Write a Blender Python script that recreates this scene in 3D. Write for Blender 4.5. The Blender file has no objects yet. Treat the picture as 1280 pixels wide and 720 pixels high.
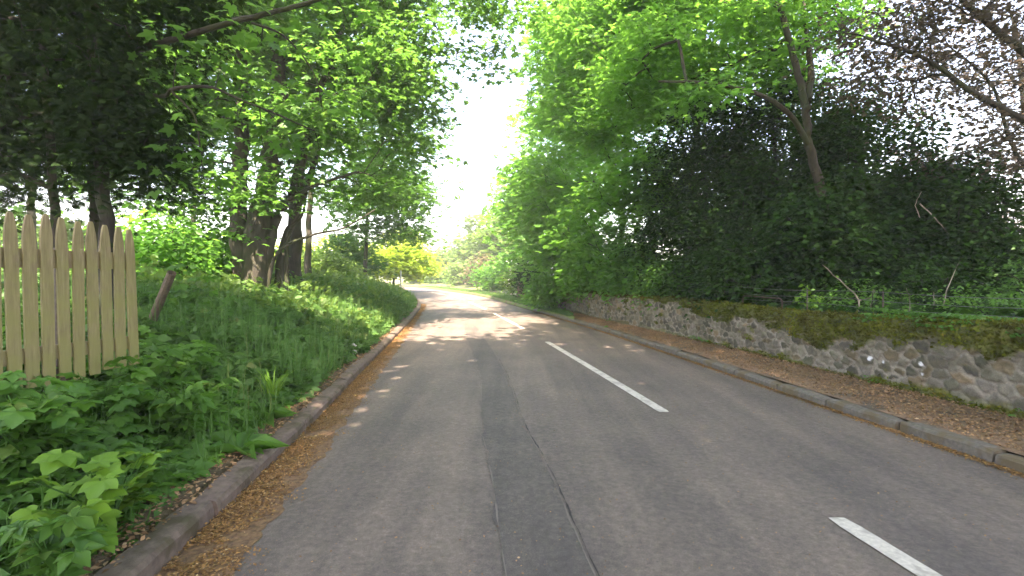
import bpy, math, random
import numpy as np
from mathutils import Vector, noise as mnoise

R = math.radians
random.seed(7)
rng = np.random.default_rng(11)
sc = bpy.context.scene
C = sc.collection

# ------------------------------------------------------------------ camera, world, sun, exposure
CAMH, F, CX, HY = 1.5, 640.0, 640.0, 345.0
cam = bpy.data.cameras.new('camera')
cam.lens = 18.0; cam.sensor_width = 36.0; cam.clip_start = 0.05; cam.clip_end = 2000
cam_o = bpy.data.objects.new('camera', cam); C.objects.link(cam_o)
cam_o.location = (0, 0, CAMH)
cam_o.rotation_euler = (R(90) - math.atan(15 / 640), 0, 0)
sc.camera = cam_o

SUN_EL = R(56)
SX, SY = 0.15, -0.99                       # horizontal direction towards the sun
SUN = Vector((SX * math.cos(SUN_EL), SY * math.cos(SUN_EL), math.sin(SUN_EL))).normalized()
world = bpy.data.worlds.new('World'); sc.world = world; world.use_nodes = True
nt = world.node_tree
sky = nt.nodes.new('ShaderNodeTexSky'); sky.sky_type = 'NISHITA'; sky.sun_disc = False
sky.sun_elevation = SUN_EL; sky.sun_rotation = math.atan2(SX, SY)
sky.air_density = 1.0; sky.dust_density = 3.0; sky.ozone_density = 0.6
bg = nt.nodes['Background']; bg.inputs['Strength'].default_value = 0.15
nt.links.new(sky.outputs[0], bg.inputs[0])
sun = bpy.data.lights.new('sun', 'SUN'); sun.energy = 4.5; sun.angle = R(0.5); sun.color = (1.0, 0.93, 0.80)
sun_o = bpy.data.objects.new('sun', sun); C.objects.link(sun_o)
sun_o.rotation_euler = SUN.to_track_quat('Z', 'Y').to_euler(); sun_o.location = (5, -20, 30)
vs = sc.view_settings
vs.view_transform = 'Standard'; vs.look = 'None'; vs.gamma = 1.0; vs.use_curve_mapping = False
vs.exposure = 2.85
vs.use_white_balance = True; vs.white_balance_temperature = 7400; vs.white_balance_tint = 22
cy = sc.cycles
cy.max_bounces = 7; cy.diffuse_bounces = 4; cy.glossy_bounces = 2; cy.transmission_bounces = 4
cy.volume_bounces = 1; cy.sample_clamp_indirect = 4.0
cy.use_denoising = True
try: cy.denoiser = 'OPENIMAGEDENOISE'
except Exception: pass
cy.use_adaptive_sampling = True; cy.adaptive_threshold = 0.02

# ------------------------------------------------------------------ helpers
def px(x, y, Z):
    """a point seen at photograph pixel (x, y) at depth Z"""
    return np.array([(x - CX) / F * Z, Z, CAMH - (y - HY) / F * Z])

def link(name, data, parent=None):
    o = bpy.data.objects.new(name, data); C.objects.link(o)
    if parent is not None: o.parent = parent
    return o

def tag(o, label=None, cat=None, group=None, kind=None):
    if label: o['label'] = label
    if cat: o['category'] = cat
    if group: o['group'] = group
    if kind: o['kind'] = kind
    return o

def empty(name, loc, label, cat, group=None):
    o = bpy.data.objects.new(name, None); C.objects.link(o); o.location = [float(v) for v in loc]
    o.empty_display_size = 0.2
    return tag(o, label, cat, group)

def mesh_np(name, V, Fq, mat, parent=None, attrs=None, smooth=False, origin=None):
    V = np.asarray(V, dtype=np.float32).reshape(-1, 3)
    Fq = np.asarray(Fq, dtype=np.int32); k = Fq.shape[1]
    if origin is not None: V = V - np.asarray(origin, dtype=np.float32)
    me = bpy.data.meshes.new(name)
    me.vertices.add(len(V)); me.vertices.foreach_set('co', V.ravel())
    me.loops.add(Fq.size); me.loops.foreach_set('vertex_index', Fq.ravel())
    me.polygons.add(len(Fq)); me.polygons.foreach_set('loop_start', np.arange(0, Fq.size, k, dtype=np.int32))
    me.polygons.foreach_set('use_smooth', np.full(len(Fq), bool(smooth)))
    me.update(calc_edges=True)
    for an, (ty, arr) in (attrs or {}).items():
        a = me.attributes.new(an, ty, 'POINT')
        a.data.foreach_set('color' if ty == 'FLOAT_COLOR' else 'value', np.asarray(arr, dtype=np.float32).ravel())
    me.materials.append(mat)
    o = link(name, me, parent)
    return o

def norm(a):
    return a / np.maximum(np.linalg.norm(a, axis=-1, keepdims=True), 1e-9)

# ---- leaf templates: (verts, quads); leaf axis +y, unit length, normal +z
def t_ovate(w=0.3, droop=0.12, fold=0.06):
    V = [(0, 0, 0), (-w * .8, .3, fold), (-w, .55, fold), (0, 1, -droop), (w, .55, fold), (w * .8, .3, fold)]
    return np.array(V), np.array([(0, 5, 4, 3), (0, 3, 2, 1)])
def t_diamond(w=0.3, fold=0.05):
    return np.array([(0, 0, 0), (w, .45, fold), (0, 1, -.1), (-w, .45, fold)]), np.array([(0, 1, 2, 3)])
def merge(parts):
    V, Q, n = [], [], 0
    for v, q in parts: V.append(v); Q.append(q + n); n += len(v)
    return np.vstack(V), np.vstack(Q)
def xf(t, ang=0, s=1, off=(0, 0, 0), tilt=0):
    v, q = t; c, sn = math.cos(ang), math.sin(ang)
    v = v * s
    ct, st = math.cos(tilt), math.sin(tilt)
    v = np.stack([v[:, 0], v[:, 1] * ct - v[:, 2] * st, v[:, 1] * st + v[:, 2] * ct], 1)
    v = np.stack([v[:, 0] * c + v[:, 1] * sn, -v[:, 0] * sn + v[:, 1] * c, v[:, 2]], 1) + np.array(off)
    return v, q
def t_maple(jag=1.0):
    tips = [(-1.95, .55), (-.98, .80), (0, 1.0), (.98, .80), (1.95, .55)]
    V = [(0, .10, .02)]; P2 = lambda a, r, z: V.append((math.sin(a) * r * .86, .12 + math.cos(a) * r * .88, z))
    for a, r in zip([-2.7, -1.45, -.5, .5, 1.45, 2.7], [.25, .42, .52, .52, .42, .25]): P2(a, r * (2 - jag), .06)
    Q = []
    for i, (a, r) in enumerate(tips):
        n = len(V); w = .19 if jag >= 1 else .27
        P2(a - w, r * .80, .01); P2(a, r, -.07); P2(a + w, r * .80, .01)
        Q += [(0, n + 1, n, 1 + i), (0, 2 + i, n + 2, n + 1)]
    return np.array(V), np.array(Q)
def t_star():
    return merge([xf(t_ovate(.26, .2, .05), a, s, (0, 0, 0), .05) for a, s in ((0, 1), (.95, .85), (-.95, .85), (1.9, .6), (-1.9, .6))])
def t_spray():                                   # flat conifer spray
    P_ = [xf(t_diamond(.05, .0), 0, 1)]
    for i in range(6):
        y = .08 + i * .14; l = .52 - i * .06
        P_.append(xf(t_diamond(.11, .0), .75, l, (0, y, 0), -.25)); P_.append(xf(t_diamond(.11, .0), -.75, l, (0, y + .05, 0), -.25))
    return merge(P_)
def t_twig():                                    # seven beech/maple leaves along a twig
    P_ = [xf(t_ovate(.3, .1, .05), 0, .5, (0, .6, 0))]
    for i in range(3):
        y = .1 + i * .2
        P_.append(xf(t_ovate(.3, .14, .05), 1.0, .45, (0, y, 0), -.1)); P_.append(xf(t_ovate(.3, .14, .05), -1.0, .45, (0, y + .07, 0), -.1))
    return merge(P_)
def t_blade():
    V = [(-.5, 0, 0), (.5, 0, 0), (.42, .45, .05), (-.42, .45, .05), (.28, .8, -.03), (-.28, .8, -.03), (.03, 1, -.2), (-.03, 1, -.2)]
    return np.array(V), np.array([(0, 1, 2, 3), (3, 2, 4, 5), (5, 4, 6, 7)])
OVATE, MAPLE, STAR, SPRAY, TWIG, DIAM, BLADE = t_ovate(), t_maple(), t_star(), t_spray(), t_twig(), t_diamond(), t_blade()

def frames(axis, nrm):
    y = norm(axis); x = norm(np.cross(y, nrm)); z = np.cross(x, y)
    return np.stack([x, y, z], 2)                # columns

def rand_frames(n, droop=0.2, tilt=0.5, az=None):
    a = rng.uniform(0, 2 * np.pi, n) if az is None else az
    ax = np.stack([np.cos(a), np.sin(a), -droop + rng.normal(0, .25, n)], 1)
    nr = np.stack([rng.normal(0, tilt, n), rng.normal(0, tilt, n), np.ones(n)], 1)
    return frames(ax, nr)

def scatter(tpl, pos, fr, size, wid=None):
    tv, tq = tpl
    n, m = len(pos), len(tv)
    s = np.asarray(size).reshape(-1, 1, 1) * np.ones((n, 1, 1))
    T = np.broadcast_to(tv, (n, m, 3)) * s
    if wid is not None:
        T = T.copy(); T[:, :, 0] = tv[None, :, 0] * np.asarray(wid).reshape(-1, 1)
    V = np.einsum('nij,nmj->nmi', fr, T) + pos[:, None, :]
    Q = tq[None] + (np.arange(n) * m)[:, None, None]
    return V.reshape(-1, 3), Q.reshape(-1, 4), m

def leaf_mesh(name, tpl, pos, fr, size, mat, parent=None, origin=None, wid=None, rnd=None):
    V, Q, m = scatter(tpl, pos, fr, size, wid)
    r = rng.random(len(pos)) if rnd is None else rnd
    return mesh_np(name, V, Q, mat, parent, {'rnd': ('FLOAT', np.repeat(r, m))}, origin=origin, smooth=True)

def tube_arrays(path, rad, sides=6):
    path = np.asarray(path, float); rad = np.asarray(rad, float); n = len(path)
    t = norm(np.gradient(path, axis=0))
    up = np.where(np.abs(t[:, 2:3]) > .9, np.array([[1., 0, 0]]), np.array([[0, 0, 1.]]))
    u = norm(np.cross(t, up)); v = np.cross(t, u)
    a = np.arange(sides) * 2 * np.pi / sides
    ring = path[:, None] + rad[:, None, None] * (np.cos(a)[None, :, None] * u[:, None] + np.sin(a)[None, :, None] * v[:, None])
    V = np.vstack([ring.reshape(-1, 3), path[-1:]])
    i = np.arange(n - 1)[:, None] * sides; j = np.arange(sides)[None]; k = (j + 1) % sides
    Q = np.stack([i + j, i + k, i + sides + k, i + sides + j], -1).reshape(-1, 4)
    b = (n - 1) * sides
    cap = np.array([(b + q, b + (q + 1) % sides, n * sides, n * sides) for q in range(sides)])
    return V, Q, cap
class TubeSet:
    def __init__(s): s.V, s.Q, s.n = [], [], 0
    def add(s, path, rad, sides=6):
        if np.isscalar(rad): rad = [rad] * len(path)
        V, Q, cap = tube_arrays(path, rad, sides)
        # close the end with one degenerate-free quad pair
        s.V.append(V[:-1]); s.Q.append(Q + s.n)
        b = (len(path) - 1) * sides
        if sides >= 4:
            s.Q.append(np.array([(b, b + 1, b + 2, b + 3)]) + s.n)
            for q in range(3, sides - 1): s.Q.append(np.array([(b, b + q, b + q + 1, b + q + 1)])[:, :4] + s.n) if False else None
        s.n += len(V) - 1
    def build(s, name, mat, parent=None, origin=None, smooth=True):
        return mesh_np(name, np.vstack(s.V), np.vstack(s.Q), mat, parent, smooth=smooth, origin=origin)

def smooth_path(P_, n):
    P_ = np.asarray(P_, float); k = len(P_)
    if k == 2: return P_[0] + (P_[1] - P_[0]) * np.linspace(0, 1, n)[:, None]
    E = np.vstack([2 * P_[0] - P_[1], P_, 2 * P_[-1] - P_[-2]])
    out = []
    for t in np.linspace(0, k - 1 - 1e-6, n):
        i = int(t); f = t - i; a, b, c, d = E[i:i + 4]
        out.append(.5 * (2 * b + (c - a) * f + (2 * a - 5 * b + 4 * c - d) * f * f + (3 * b - a - 3 * c + d) * f ** 3))
    return np.array(out)

# ------------------------------------------------------------------ materials
def new_mat(name):
    m = bpy.data.materials.new(name); m.use_nodes = True
    t = m.node_tree
    return m, t, t.nodes['Principled BSDF'], t.nodes['Material Output']
def N(t, ty, **kw):
    n = t.nodes.new(ty)
    for k, v in kw.items(): setattr(n, k, v)
    return n
def ramp(t, stops):
    r = N(t, 'ShaderNodeValToRGB'); e = r.color_ramp.elements
    while len(e) > 1: e.remove(e[-1])
    e[0].position = stops[0][0]; e[0].color = (*stops[0][1], 1)
    for p, c in stops[1:]:
        q = e.new(p); q.color = (*c, 1)
    return r
def noise_tex(t, scale, detail=4, rough=.55, vec=None):
    n = N(t, 'ShaderNodeTexNoise'); n.inputs['Scale'].default_value = scale
    n.inputs['Detail'].default_value = detail; n.inputs['Roughness'].default_value = rough
    if vec is not None: t.links.new(vec, n.inputs['Vector'])
    return n
def mixc(t, f, a, b, mode='MIX'):
    m = N(t, 'ShaderNodeMix', data_type='RGBA', blend_type=mode)
    for inp, v in ((m.inputs[0], f), (m.inputs[6], a), (m.inputs[7], b)):
        if hasattr(v, 'is_output'): t.links.new(v, inp)
        elif isinstance(v, (tuple, list)): inp.default_value = (*v, 1)
        else: inp.default_value = v
    return m.outputs[2]
def bump(t, h, strength, dist, b):
    n = N(t, 'ShaderNodeBump'); n.inputs['Strength'].default_value = strength; n.inputs['Distance'].default_value = dist
    t.links.new(h, n.inputs['Height']); t.links.new(n.outputs[0], b.inputs['Normal']); return n
def geo_pos(t): return N(t, 'ShaderNodeNewGeometry').outputs['Position']

def leaf_mat(name, c1, c2, trans, tf=.45, rough=.45, spec=.35, odd=None):
    m, t, b, out = new_mat(name)
    at = N(t, 'ShaderNodeAttribute', attribute_name='rnd')
    st = [(0, c1), (.7, c2)]
    if odd: st += [(.93, c2), (1.0, odd)]
    rp = ramp(t, st); t.links.new(at.outputs['Fac'], rp.inputs[0])
    nz = noise_tex(t, .9, 2, .5, geo_pos(t))
    nr = ramp(t, [(.35, (.72, .74, .7)), (.65, (1.15, 1.1, 1.0))]); t.links.new(nz.outputs[0], nr.inputs[0])
    col = mixc(t, 1.0, rp.outputs[0], nr.outputs[0], 'MULTIPLY')
    t.links.new(col, b.inputs['Base Color'])
    b.inputs['Roughness'].default_value = rough; b.inputs['Specular IOR Level'].default_value = spec
    tr = N(t, 'ShaderNodeBsdfTranslucent')
    tc = mixc(t, 1.0, (*trans,), nr.outputs[0], 'MULTIPLY'); t.links.new(tc, tr.inputs[0])
    mx = N(t, 'ShaderNodeMixShader'); mx.inputs[0].default_value = tf
    t.links.new(b.outputs[0], mx.inputs[1]); t.links.new(tr.outputs[0], mx.inputs[2]); t.links.new(mx.outputs[0], out.inputs[0])
    return m
LM = {
 'maple':   leaf_mat('maple_leaves', (.034, .105, .020), (.062, .170, .030), (.15, .37, .055), .5, odd=(.16, .24, .03)),
 'beech':   leaf_mat('beech_leaves', (.045, .14, .024), (.080, .22, .038), (.22, .52, .075), .55),
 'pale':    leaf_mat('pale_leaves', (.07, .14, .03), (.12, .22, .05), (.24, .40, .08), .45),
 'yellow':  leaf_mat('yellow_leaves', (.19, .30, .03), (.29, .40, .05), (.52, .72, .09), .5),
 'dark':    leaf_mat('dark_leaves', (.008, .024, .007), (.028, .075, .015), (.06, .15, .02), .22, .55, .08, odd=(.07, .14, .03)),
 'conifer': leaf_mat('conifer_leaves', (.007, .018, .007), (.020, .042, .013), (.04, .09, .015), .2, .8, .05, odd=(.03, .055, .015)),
 'copper':  leaf_mat('copper_leaves', (.055, .048, .036), (.070, .064, .042), (.16, .12, .09), .4, odd=(.12, .05, .04)),
 'herb':    leaf_mat('herb_leaves', (.040, .125, .020), (.080, .205, .034), (.15, .36, .05), .38, .5, .3, odd=(.12, .20, .04)),
 'lush':    leaf_mat('lush_leaves', (.10, .23, .022), (.14, .30, .032), (.24, .44, .05), .35, .5, .3),
 'grass':   leaf_mat('grass_blades', (.042, .115, .026), (.085, .19, .05), (.15, .32, .08), .38, .5, .25, odd=(.17, .20, .07)),
 'moss':    leaf_mat('moss_tufts', (.045, .042, .012), (.130, .160, .022), (.16, .16, .03), .25, .8, .1, odd=(.20, .17, .03)),
 'blush':   leaf_mat('blush_leaves', (.10, .095, .045), (.17, .15, .075), (.26, .24, .12), .4),
 'litter':  leaf_mat('dry_litter', (.14, .085, .048), (.40, .250, .145), (.2, .12, .05), .1, .8, .15, odd=(.42, .32, .20)),
 'gold':    leaf_mat('fallen_bracts', (.12, .065, .03), (.36, .21, .085), (.3, .2, .08), .1, .8, .15, odd=(.55, .42, .24)),
}
def bark(name, c1, c2, sc_=14):
    m, t, b, _ = new_mat(name)
    p = geo_pos(t); mp = N(t, 'ShaderNodeMapping'); mp.inputs['Scale'].default_value = (1, 1, .25); t.links.new(p, mp.inputs[0])
    n1 = noise_tex(t, sc_, 6, .65, mp.outputs[0]); n2 = noise_tex(t, 2.2, 3, .5, p)
    rp = ramp(t, [(.3, c1), (.7, c2)]); t.links.new(n1.outputs[0], rp.inputs[0])
    r2 = ramp(t, [(.45, (0, 0, 0)), (.62, (1, 1, 1))]); t.links.new(n2.outputs[0], r2.inputs[0])
    col = mixc(t, r2.outputs[0], rp.outputs[0], (.028, .036, .012)); t.links.new(col, b.inputs['Base Color'])
    b.inputs['Roughness'].default_value = .85; bump(t, n1.outputs[0], .8, .03, b)
    return m
BARK = bark('tree_bark', (.022, .020, .014), (.064, .056, .038))
BARKD = bark('dark_bark', (.010, .008, .006), (.030, .025, .018))
BARKO = bark('olive_bark', (.012, .010, .006), (.045, .036, .020))
BARKP = bark('pale_dead_wood', (.20, .17, .13), (.38, .33, .26), 30)

def ground_mat():
    m, t, b, _ = new_mat('earth_and_grass')
    p = geo_pos(t)
    at = N(t, 'ShaderNodeAttribute', attribute_name='grassy')
    n1 = noise_tex(t, 3, 5, .6, p); n2 = noise_tex(t, 35, 4, .7, p)
    soil = ramp(t, [(.3, (.05, .032, .020)), (.7, (.13, .085, .05))]); t.links.new(n2.outputs[0], soil.inputs[0])
    gr = ramp(t, [(.3, (.055, .11, .018)), (.7, (.12, .17, .035))]); t.links.new(n1.outputs[0], gr.inputs[0])
    dr = mixc(t, n2.outputs[0], gr.outputs[0], (.16, .17, .05))
    col = mixc(t, at.outputs['Fac'], soil.outputs[0], dr); t.links.new(col, b.inputs['Base Color'])
    b.inputs['Roughness'].default_value = .9; bump(t, n2.outputs[0], .7, .03, b)
    return m
def asphalt(name, base, k=1.0, patch=False):
    m, t, b, _ = new_mat(name)
    p = geo_pos(t)
    fine = noise_tex(t, 260, 3, .7, p); mid = noise_tex(t, 22, 7, .88, p); big = noise_tex(t, .9, 4, .6, p)
    mp = N(t, 'ShaderNodeMapping'); mp.inputs['Rotation'].default_value = (0, 0, R(-8)); mp.inputs['Scale'].default_value = (1.6, .10, 1); t.links.new(p, mp.inputs[0])
    streak = noise_tex(t, 1.3, 4, .6, mp.outputs[0])
    vor = N(t, 'ShaderNodeTexVoronoi'); vor.inputs['Scale'].default_value = 60; t.links.new(p, vor.inputs['Vector'])
    c = [x * k for x in base]
    r1 = ramp(t, [(.30, [x * .55 for x in c]), (.5, c), (.68, [x * 1.6 for x in c])]); t.links.new(mid.outputs[0], r1.inputs[0])
    r2 = ramp(t, [(.3, (.80, .80, .82)), (.7, (1.18, 1.15, 1.12))]); t.links.new(big.outputs[0], r2.inputs[0])
    r3 = ramp(t, [(.35, (.74, .74, .76)), (.65, (1.25, 1.2, 1.14))]); t.links.new(streak.outputs[0], r3.inputs[0])
    r4 = ramp(t, [(.30, (.6, .6, .6)), (.55, (1, 1, 1)), (.72, (1.9, 1.8, 1.7))]); t.links.new(fine.outputs[0], r4.inputs[0])
    col = mixc(t, 1, r1.outputs[0], r2.outputs[0], 'MULTIPLY'); col = mixc(t, 1, col, r3.outputs[0], 'MULTIPLY'); col = mixc(t, .8, col, r4.outputs[0], 'MULTIPLY')
    sp = ramp(t, [(.0, (1, 1, 1)), (.11, (0, 0, 0))]); t.links.new(vor.outputs['Distance'], sp.inputs[0])
    wn = noise_tex(t, 7, 2, .5, p); wr = ramp(t, [(.52, (0, 0, 0)), (.6, (1, 1, 1))]); t.links.new(wn.outputs[0], wr.inputs[0])
    f = mixc(t, 1, sp.outputs[0], wr.outputs[0], 'MULTIPLY')
    col = mixc(t, f, col, (.30, .27, .23)); t.links.new(col, b.inputs['Base Color'])
    b.inputs['Roughness'].default_value = .72; b.inputs['Specular IOR Level'].default_value = .5
    h = N(t, 'ShaderNodeMath', operation='ADD'); t.links.new(mid.outputs[0], h.inputs[0]); t.links.new(fine.outputs[0], h.inputs[1])
    bump(t, h.outputs[0], .55, .006, b)
    return m
def simple(name, c1, c2, scale=20, rough=.8, bs=.4, bd=.01, metal=0, spots=None):
    m, t, b, _ = new_mat(name)
    p = geo_pos(t); n = noise_tex(t, scale, 5, .65, p)
    r = ramp(t, [(.3, c1), (.7, c2)]); t.links.new(n.outputs[0], r.inputs[0]); col = r.outputs[0]
    if spots:
        n2 = noise_tex(t, spots[1], 3, .6, p); r2 = ramp(t, [(.5, (0, 0, 0)), (.62, (1, 1, 1))]); t.links.new(n2.outputs[0], r2.inputs[0])
        col = mixc(t, r2.outputs[0], col, spots[0])
    t.links.new(col, b.inputs['Base Color'])
    b.inputs['Roughness'].default_value = rough; b.inputs['Metallic'].default_value = metal
    bump(t, n.outputs[0], bs, bd, b)
    return m
M_GROUND = ground_mat()
M_ROAD = asphalt('asphalt', (.138, .116, .098))
M_PATCH = asphalt('asphalt_patch', (.102, .089, .078))
M_CRACK = simple('crack', (.025, .022, .02), (.05, .045, .04), 60)
M_SEAM = simple('pale_seam', (.14, .12, .10), (.18, .155, .13), 40)
M_PAINT = simple('road_paint', (.42, .39, .34), (.62, .58, .50), 40, .7, .3, .004, spots=((.36, .33, .285), 9))
M_KERBL = simple('dirty_kerb', (.085, .062, .048), (.17, .125, .10), 18, .85, .5, .012, spots=((.07, .055, .03), 5))
M_KERBR = simple('stone_kerb', (.085, .074, .060), (.17, .148, .12), 25, .8, .5, .012, spots=((.12, .09, .05), 4))
M_PATH = simple('littered_footway', (.12, .074, .045), (.31, .195, .115), 22, .9, .8, .02, spots=((.11, .085, .06), 3))
M_GUTTER = simple('gutter_litter', (.07, .042, .022), (.26, .15, .07), 30, .9, .8, .02)
M_VERGE = simple('grass_verge', (.07, .12, .025), (.15, .20, .05), 6, .9, .6, .03, spots=((.13, .10, .05), 1.5))
M_TRACK = simple('worn_track', (.16, .11, .07), (.26, .20, .13), 6)
M_IRON = simple('rusty_iron', (.03, .022, .018), (.09, .055, .04), 30, .6, .3, .003, .3)
M_WIRE = simple('fence_wire', (.10, .10, .10), (.2, .2, .2), 30, .5, .1, .001, .6)

def picket_mat():
    m, t, b, _ = new_mat('weathered_pickets')
    tc = N(t, 'ShaderNodeTexCoord'); oi = N(t, 'ShaderNodeObjectInfo')
    mp = N(t, 'ShaderNodeMapping'); mp.inputs['Scale'].default_value = (9, 9, .7); t.links.new(tc.outputs['Object'], mp.inputs[0])
    ad = N(t, 'ShaderNodeVectorMath', operation='ADD'); t.links.new(mp.outputs[0], ad.inputs[0])
    cb = N(t, 'ShaderNodeCombineXYZ'); mu = N(t, 'ShaderNodeMath', operation='MULTIPLY'); mu.inputs[1].default_value = 37
    t.links.new(oi.outputs['Random'], mu.inputs[0]); t.links.new(mu.outputs[0], cb.inputs[2]); t.links.new(cb.outputs[0], ad.inputs[1])
    n = noise_tex(t, 6, 6, .7, ad.outputs[0])
    r = ramp(t, [(.25, (.09, .07, .036)), (.5, (.19, .15, .08)), (.75, (.31, .255, .145))]); t.links.new(n.outputs[0], r.inputs[0])
    n2 = noise_tex(t, 4, 4, .6, tc.outputs['Object'])
    sx = N(t, 'ShaderNodeSeparateXYZ'); t.links.new(tc.outputs['Object'], sx.inputs[0])
    ma = N(t, 'ShaderNodeMath', operation='MULTIPLY_ADD'); ma.inputs[1].default_value = -.28; t.links.new(sx.outputs[2], ma.inputs[0]); t.links.new(n2.outputs[0], ma.inputs[2])
    r2 = ramp(t, [(.12, (0, 0, 0)), (.5, (1, 1, 1))]); t.links.new(ma.outputs[0], r2.inputs[0])
    col = mixc(t, r2.outputs[0], r.outputs[0], (.19, .185, .06))
    t.links.new(col, b.inputs['Base Color']); b.inputs['Roughness'].default_value = .8
    bump(t, n.outputs[0], .5, .006, b)
    return m
M_PICKET = picket_mat()
M_OLDWOOD = simple('old_wood', (.06, .045, .03), (.14, .11, .075), 25, .85, .6, .01)

# ------------------------------------------------------------------ the plan of the road (x as a function of y)
def curve(pts):
    p = np.array(pts, float)
    ys = np.linspace(p[0, 1], p[-1, 1], 600); xs = np.interp(ys, p[:, 1], p[:, 0])
    k = 25; pad = np.concatenate([2 * xs[0] - xs[k:0:-1], xs, 2 * xs[-1] - xs[-2:-k - 2:-1]])
    xs = np.convolve(pad, np.ones(2 * k + 1) / (2 * k + 1), 'valid')
    return lambda y: np.interp(y, ys, xs)
xL = curve([(-1.0, -30), (-1.15, -8), (-1.5, 0), (-1.70, 2.56), (-1.92, 3.92), (-2.36, 8.35), (-2.85, 12.8), (-3.7, 20), (-4.7, 27), (-7.4, 38), (-13, 54), (-20, 70), (-32, 88)])
xC = curve([(5.2, -30), (3.2, -8), (2.35, 0), (2.05, 2.56), (1.64, 5.45), (.80, 11.3), (.36, 14.1), (-.72, 20), (-1.25, 23), (-3.8, 35.6), (-10, 54), (-17, 70), (-29, 88)])
xR = curve([(7.2, -30), (5.3, -8), (4.35, 0), (3.86, 3.92), (3.52, 6.62), (3.15, 8.8), (2.35, 15), (1.4, 19.2), (.2, 25), (-2.3, 38.4), (-7.5, 54), (-13.5, 70), (-25, 88)])
xW = curve([(7.6, -30), (6.2, -6), (5.25, 2), (4.86, 5.0), (4.40, 7.75), (4.02, 10.4), (3.25, 14), (2.45, 18), (1.95, 21.5), (0.9, 27)])
YW0, YW1 = -4.0, 21.6                         # extent of the wall

def HL(o, y):                                  # height left of the kerb back edge, o = distance outwards
    k = np.interp(y, [0, 6, 25, 40], [1, 1, .75, .3])
    return np.interp(o, [0, .2, 1, 2, 4, 8, 20, 35, 60, 100, 300], [.11, .12, .26, .46, .72, .85, .9, 1.2, 3.0, 7.5, 28]) * np.where(o < 20, k, np.maximum(k, .5))
def HR(o, y):                                  # o = distance right of road edge
    wo = xW(y) - xR(y) + .25
    wall = np.interp(y, [YW1 - .3, YW1 + 1.5], [1, 0])
    base = .12 + np.where(o > wo, .45, 0) * wall
    return base + np.interp(o, [0, 1.5, 6, 20, 60, 150, 300], [0, 0, .35, .8, 1.5, 6, 20])

def sheet(name, ys, cols, mat, z=None, attrs=None, uv=None, thick=0):
    """cols: list of (x array, z array) along ys"""
    X = np.stack([c[0] for c in cols], 1); Z = np.stack([c[1] for c in cols], 1)
    n, m = X.shape
    V = np.stack([X, np.repeat(ys[:, None], m, 1), Z], 2).reshape(-1, 3)
    i = np.arange(n - 1)[:, None] * m; j = np.arange(m - 1)[None]
    Q = np.stack([i + j, i + j + 1, i + m + j + 1, i + m + j], -1).reshape(-1, 4)
    return mesh_np(name, V, Q, mat, None, attrs, smooth=True)

# terrain: one sheet to the horizon, sunk under the road
ys = np.concatenate([np.linspace(-80, -32, 10), np.arange(-30, 40, .4), np.arange(40, 88, 1.5), np.linspace(90, 300, 24)])
offL = [180, 130, 90, 60, 40, 28, 20, 14, 10, 8, 6, 5, 4, 3.2, 2.6, 2, 1.6, 1.2, .9, .6, .35, .22]
offR = [.3, .7, 1.1, 1.5, 1.9, 2.3, 2.8, 3.4, 4, 5, 6, 8, 11, 15, 20, 30, 45, 70, 120, 180]
cols = []; gz = []
def lump(x, y, s, a): return np.array([mnoise.noise(Vector((float(u) * s, float(v) * s, 3.1))) for u, v in zip(x, y)]) * a
for o in offL:
    x = xL(ys) - o; h = HL(np.full_like(ys, o - .2), ys) + (lump(x, ys, .5, .08) if o < 30 else lump(x, ys, .03, 1.2)) * (o > .5)
    cols.append((x, h)); gz.append(np.interp(o, [0, .8, 1.6, 500], [0.05, .3, .8, 1]) * np.ones_like(ys))
x = xL(ys) - .14; cols.append((x, np.full_like(ys, -.07))); gz.append(0 * ys)
x = xR(ys) + .12; cols.append((x, np.full_like(ys, -.07))); gz.append(0 * ys)
for o in offR:
    x = xR(ys) + o; inpath = (o < xW(ys) - xR(ys) + .1) & (ys < YW1 + 2) & (ys > -31)
    h = HR(np.full_like(ys, o), ys) + (lump(x, ys, .4, .1) if o > 3 else 0)
    h = np.where(inpath, .09, h) - .02
    cols.append((x, h)); gz.append(np.where(ys < 24, .25, 1.0) if o < 25 else np.ones_like(ys))
A = np.stack(gz, 1).reshape(-1)
ter = sheet('ground', ys, cols, M_GROUND, attrs={'grassy': ('FLOAT', A)}); tag(ter, kind='structure')

yr = np.concatenate([np.arange(-30, 30, .5), np.arange(30, 88, 1.0)])
road = sheet('road', yr, [(xL(yr) - .02, 0 * yr), (xL(yr) * .5 + xC(yr) * .5, 0 * yr + .03), (xC(yr), 0 * yr + .04), (xR(yr) + .02, 0 * yr)], M_ROAD)
tag(road, kind='structure')
def road_z(x, y):
    l, c, r = xL(y), xC(y), xR(y); h = (l + c) / 2
    return np.where(x < h, np.interp((x - l) / (h - l), [0, 1], [0, .03]), np.where(x < c, .03 + .01 * (x - h) / (c - h), .04 * (1 - (x - c) / (r - c))))

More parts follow.
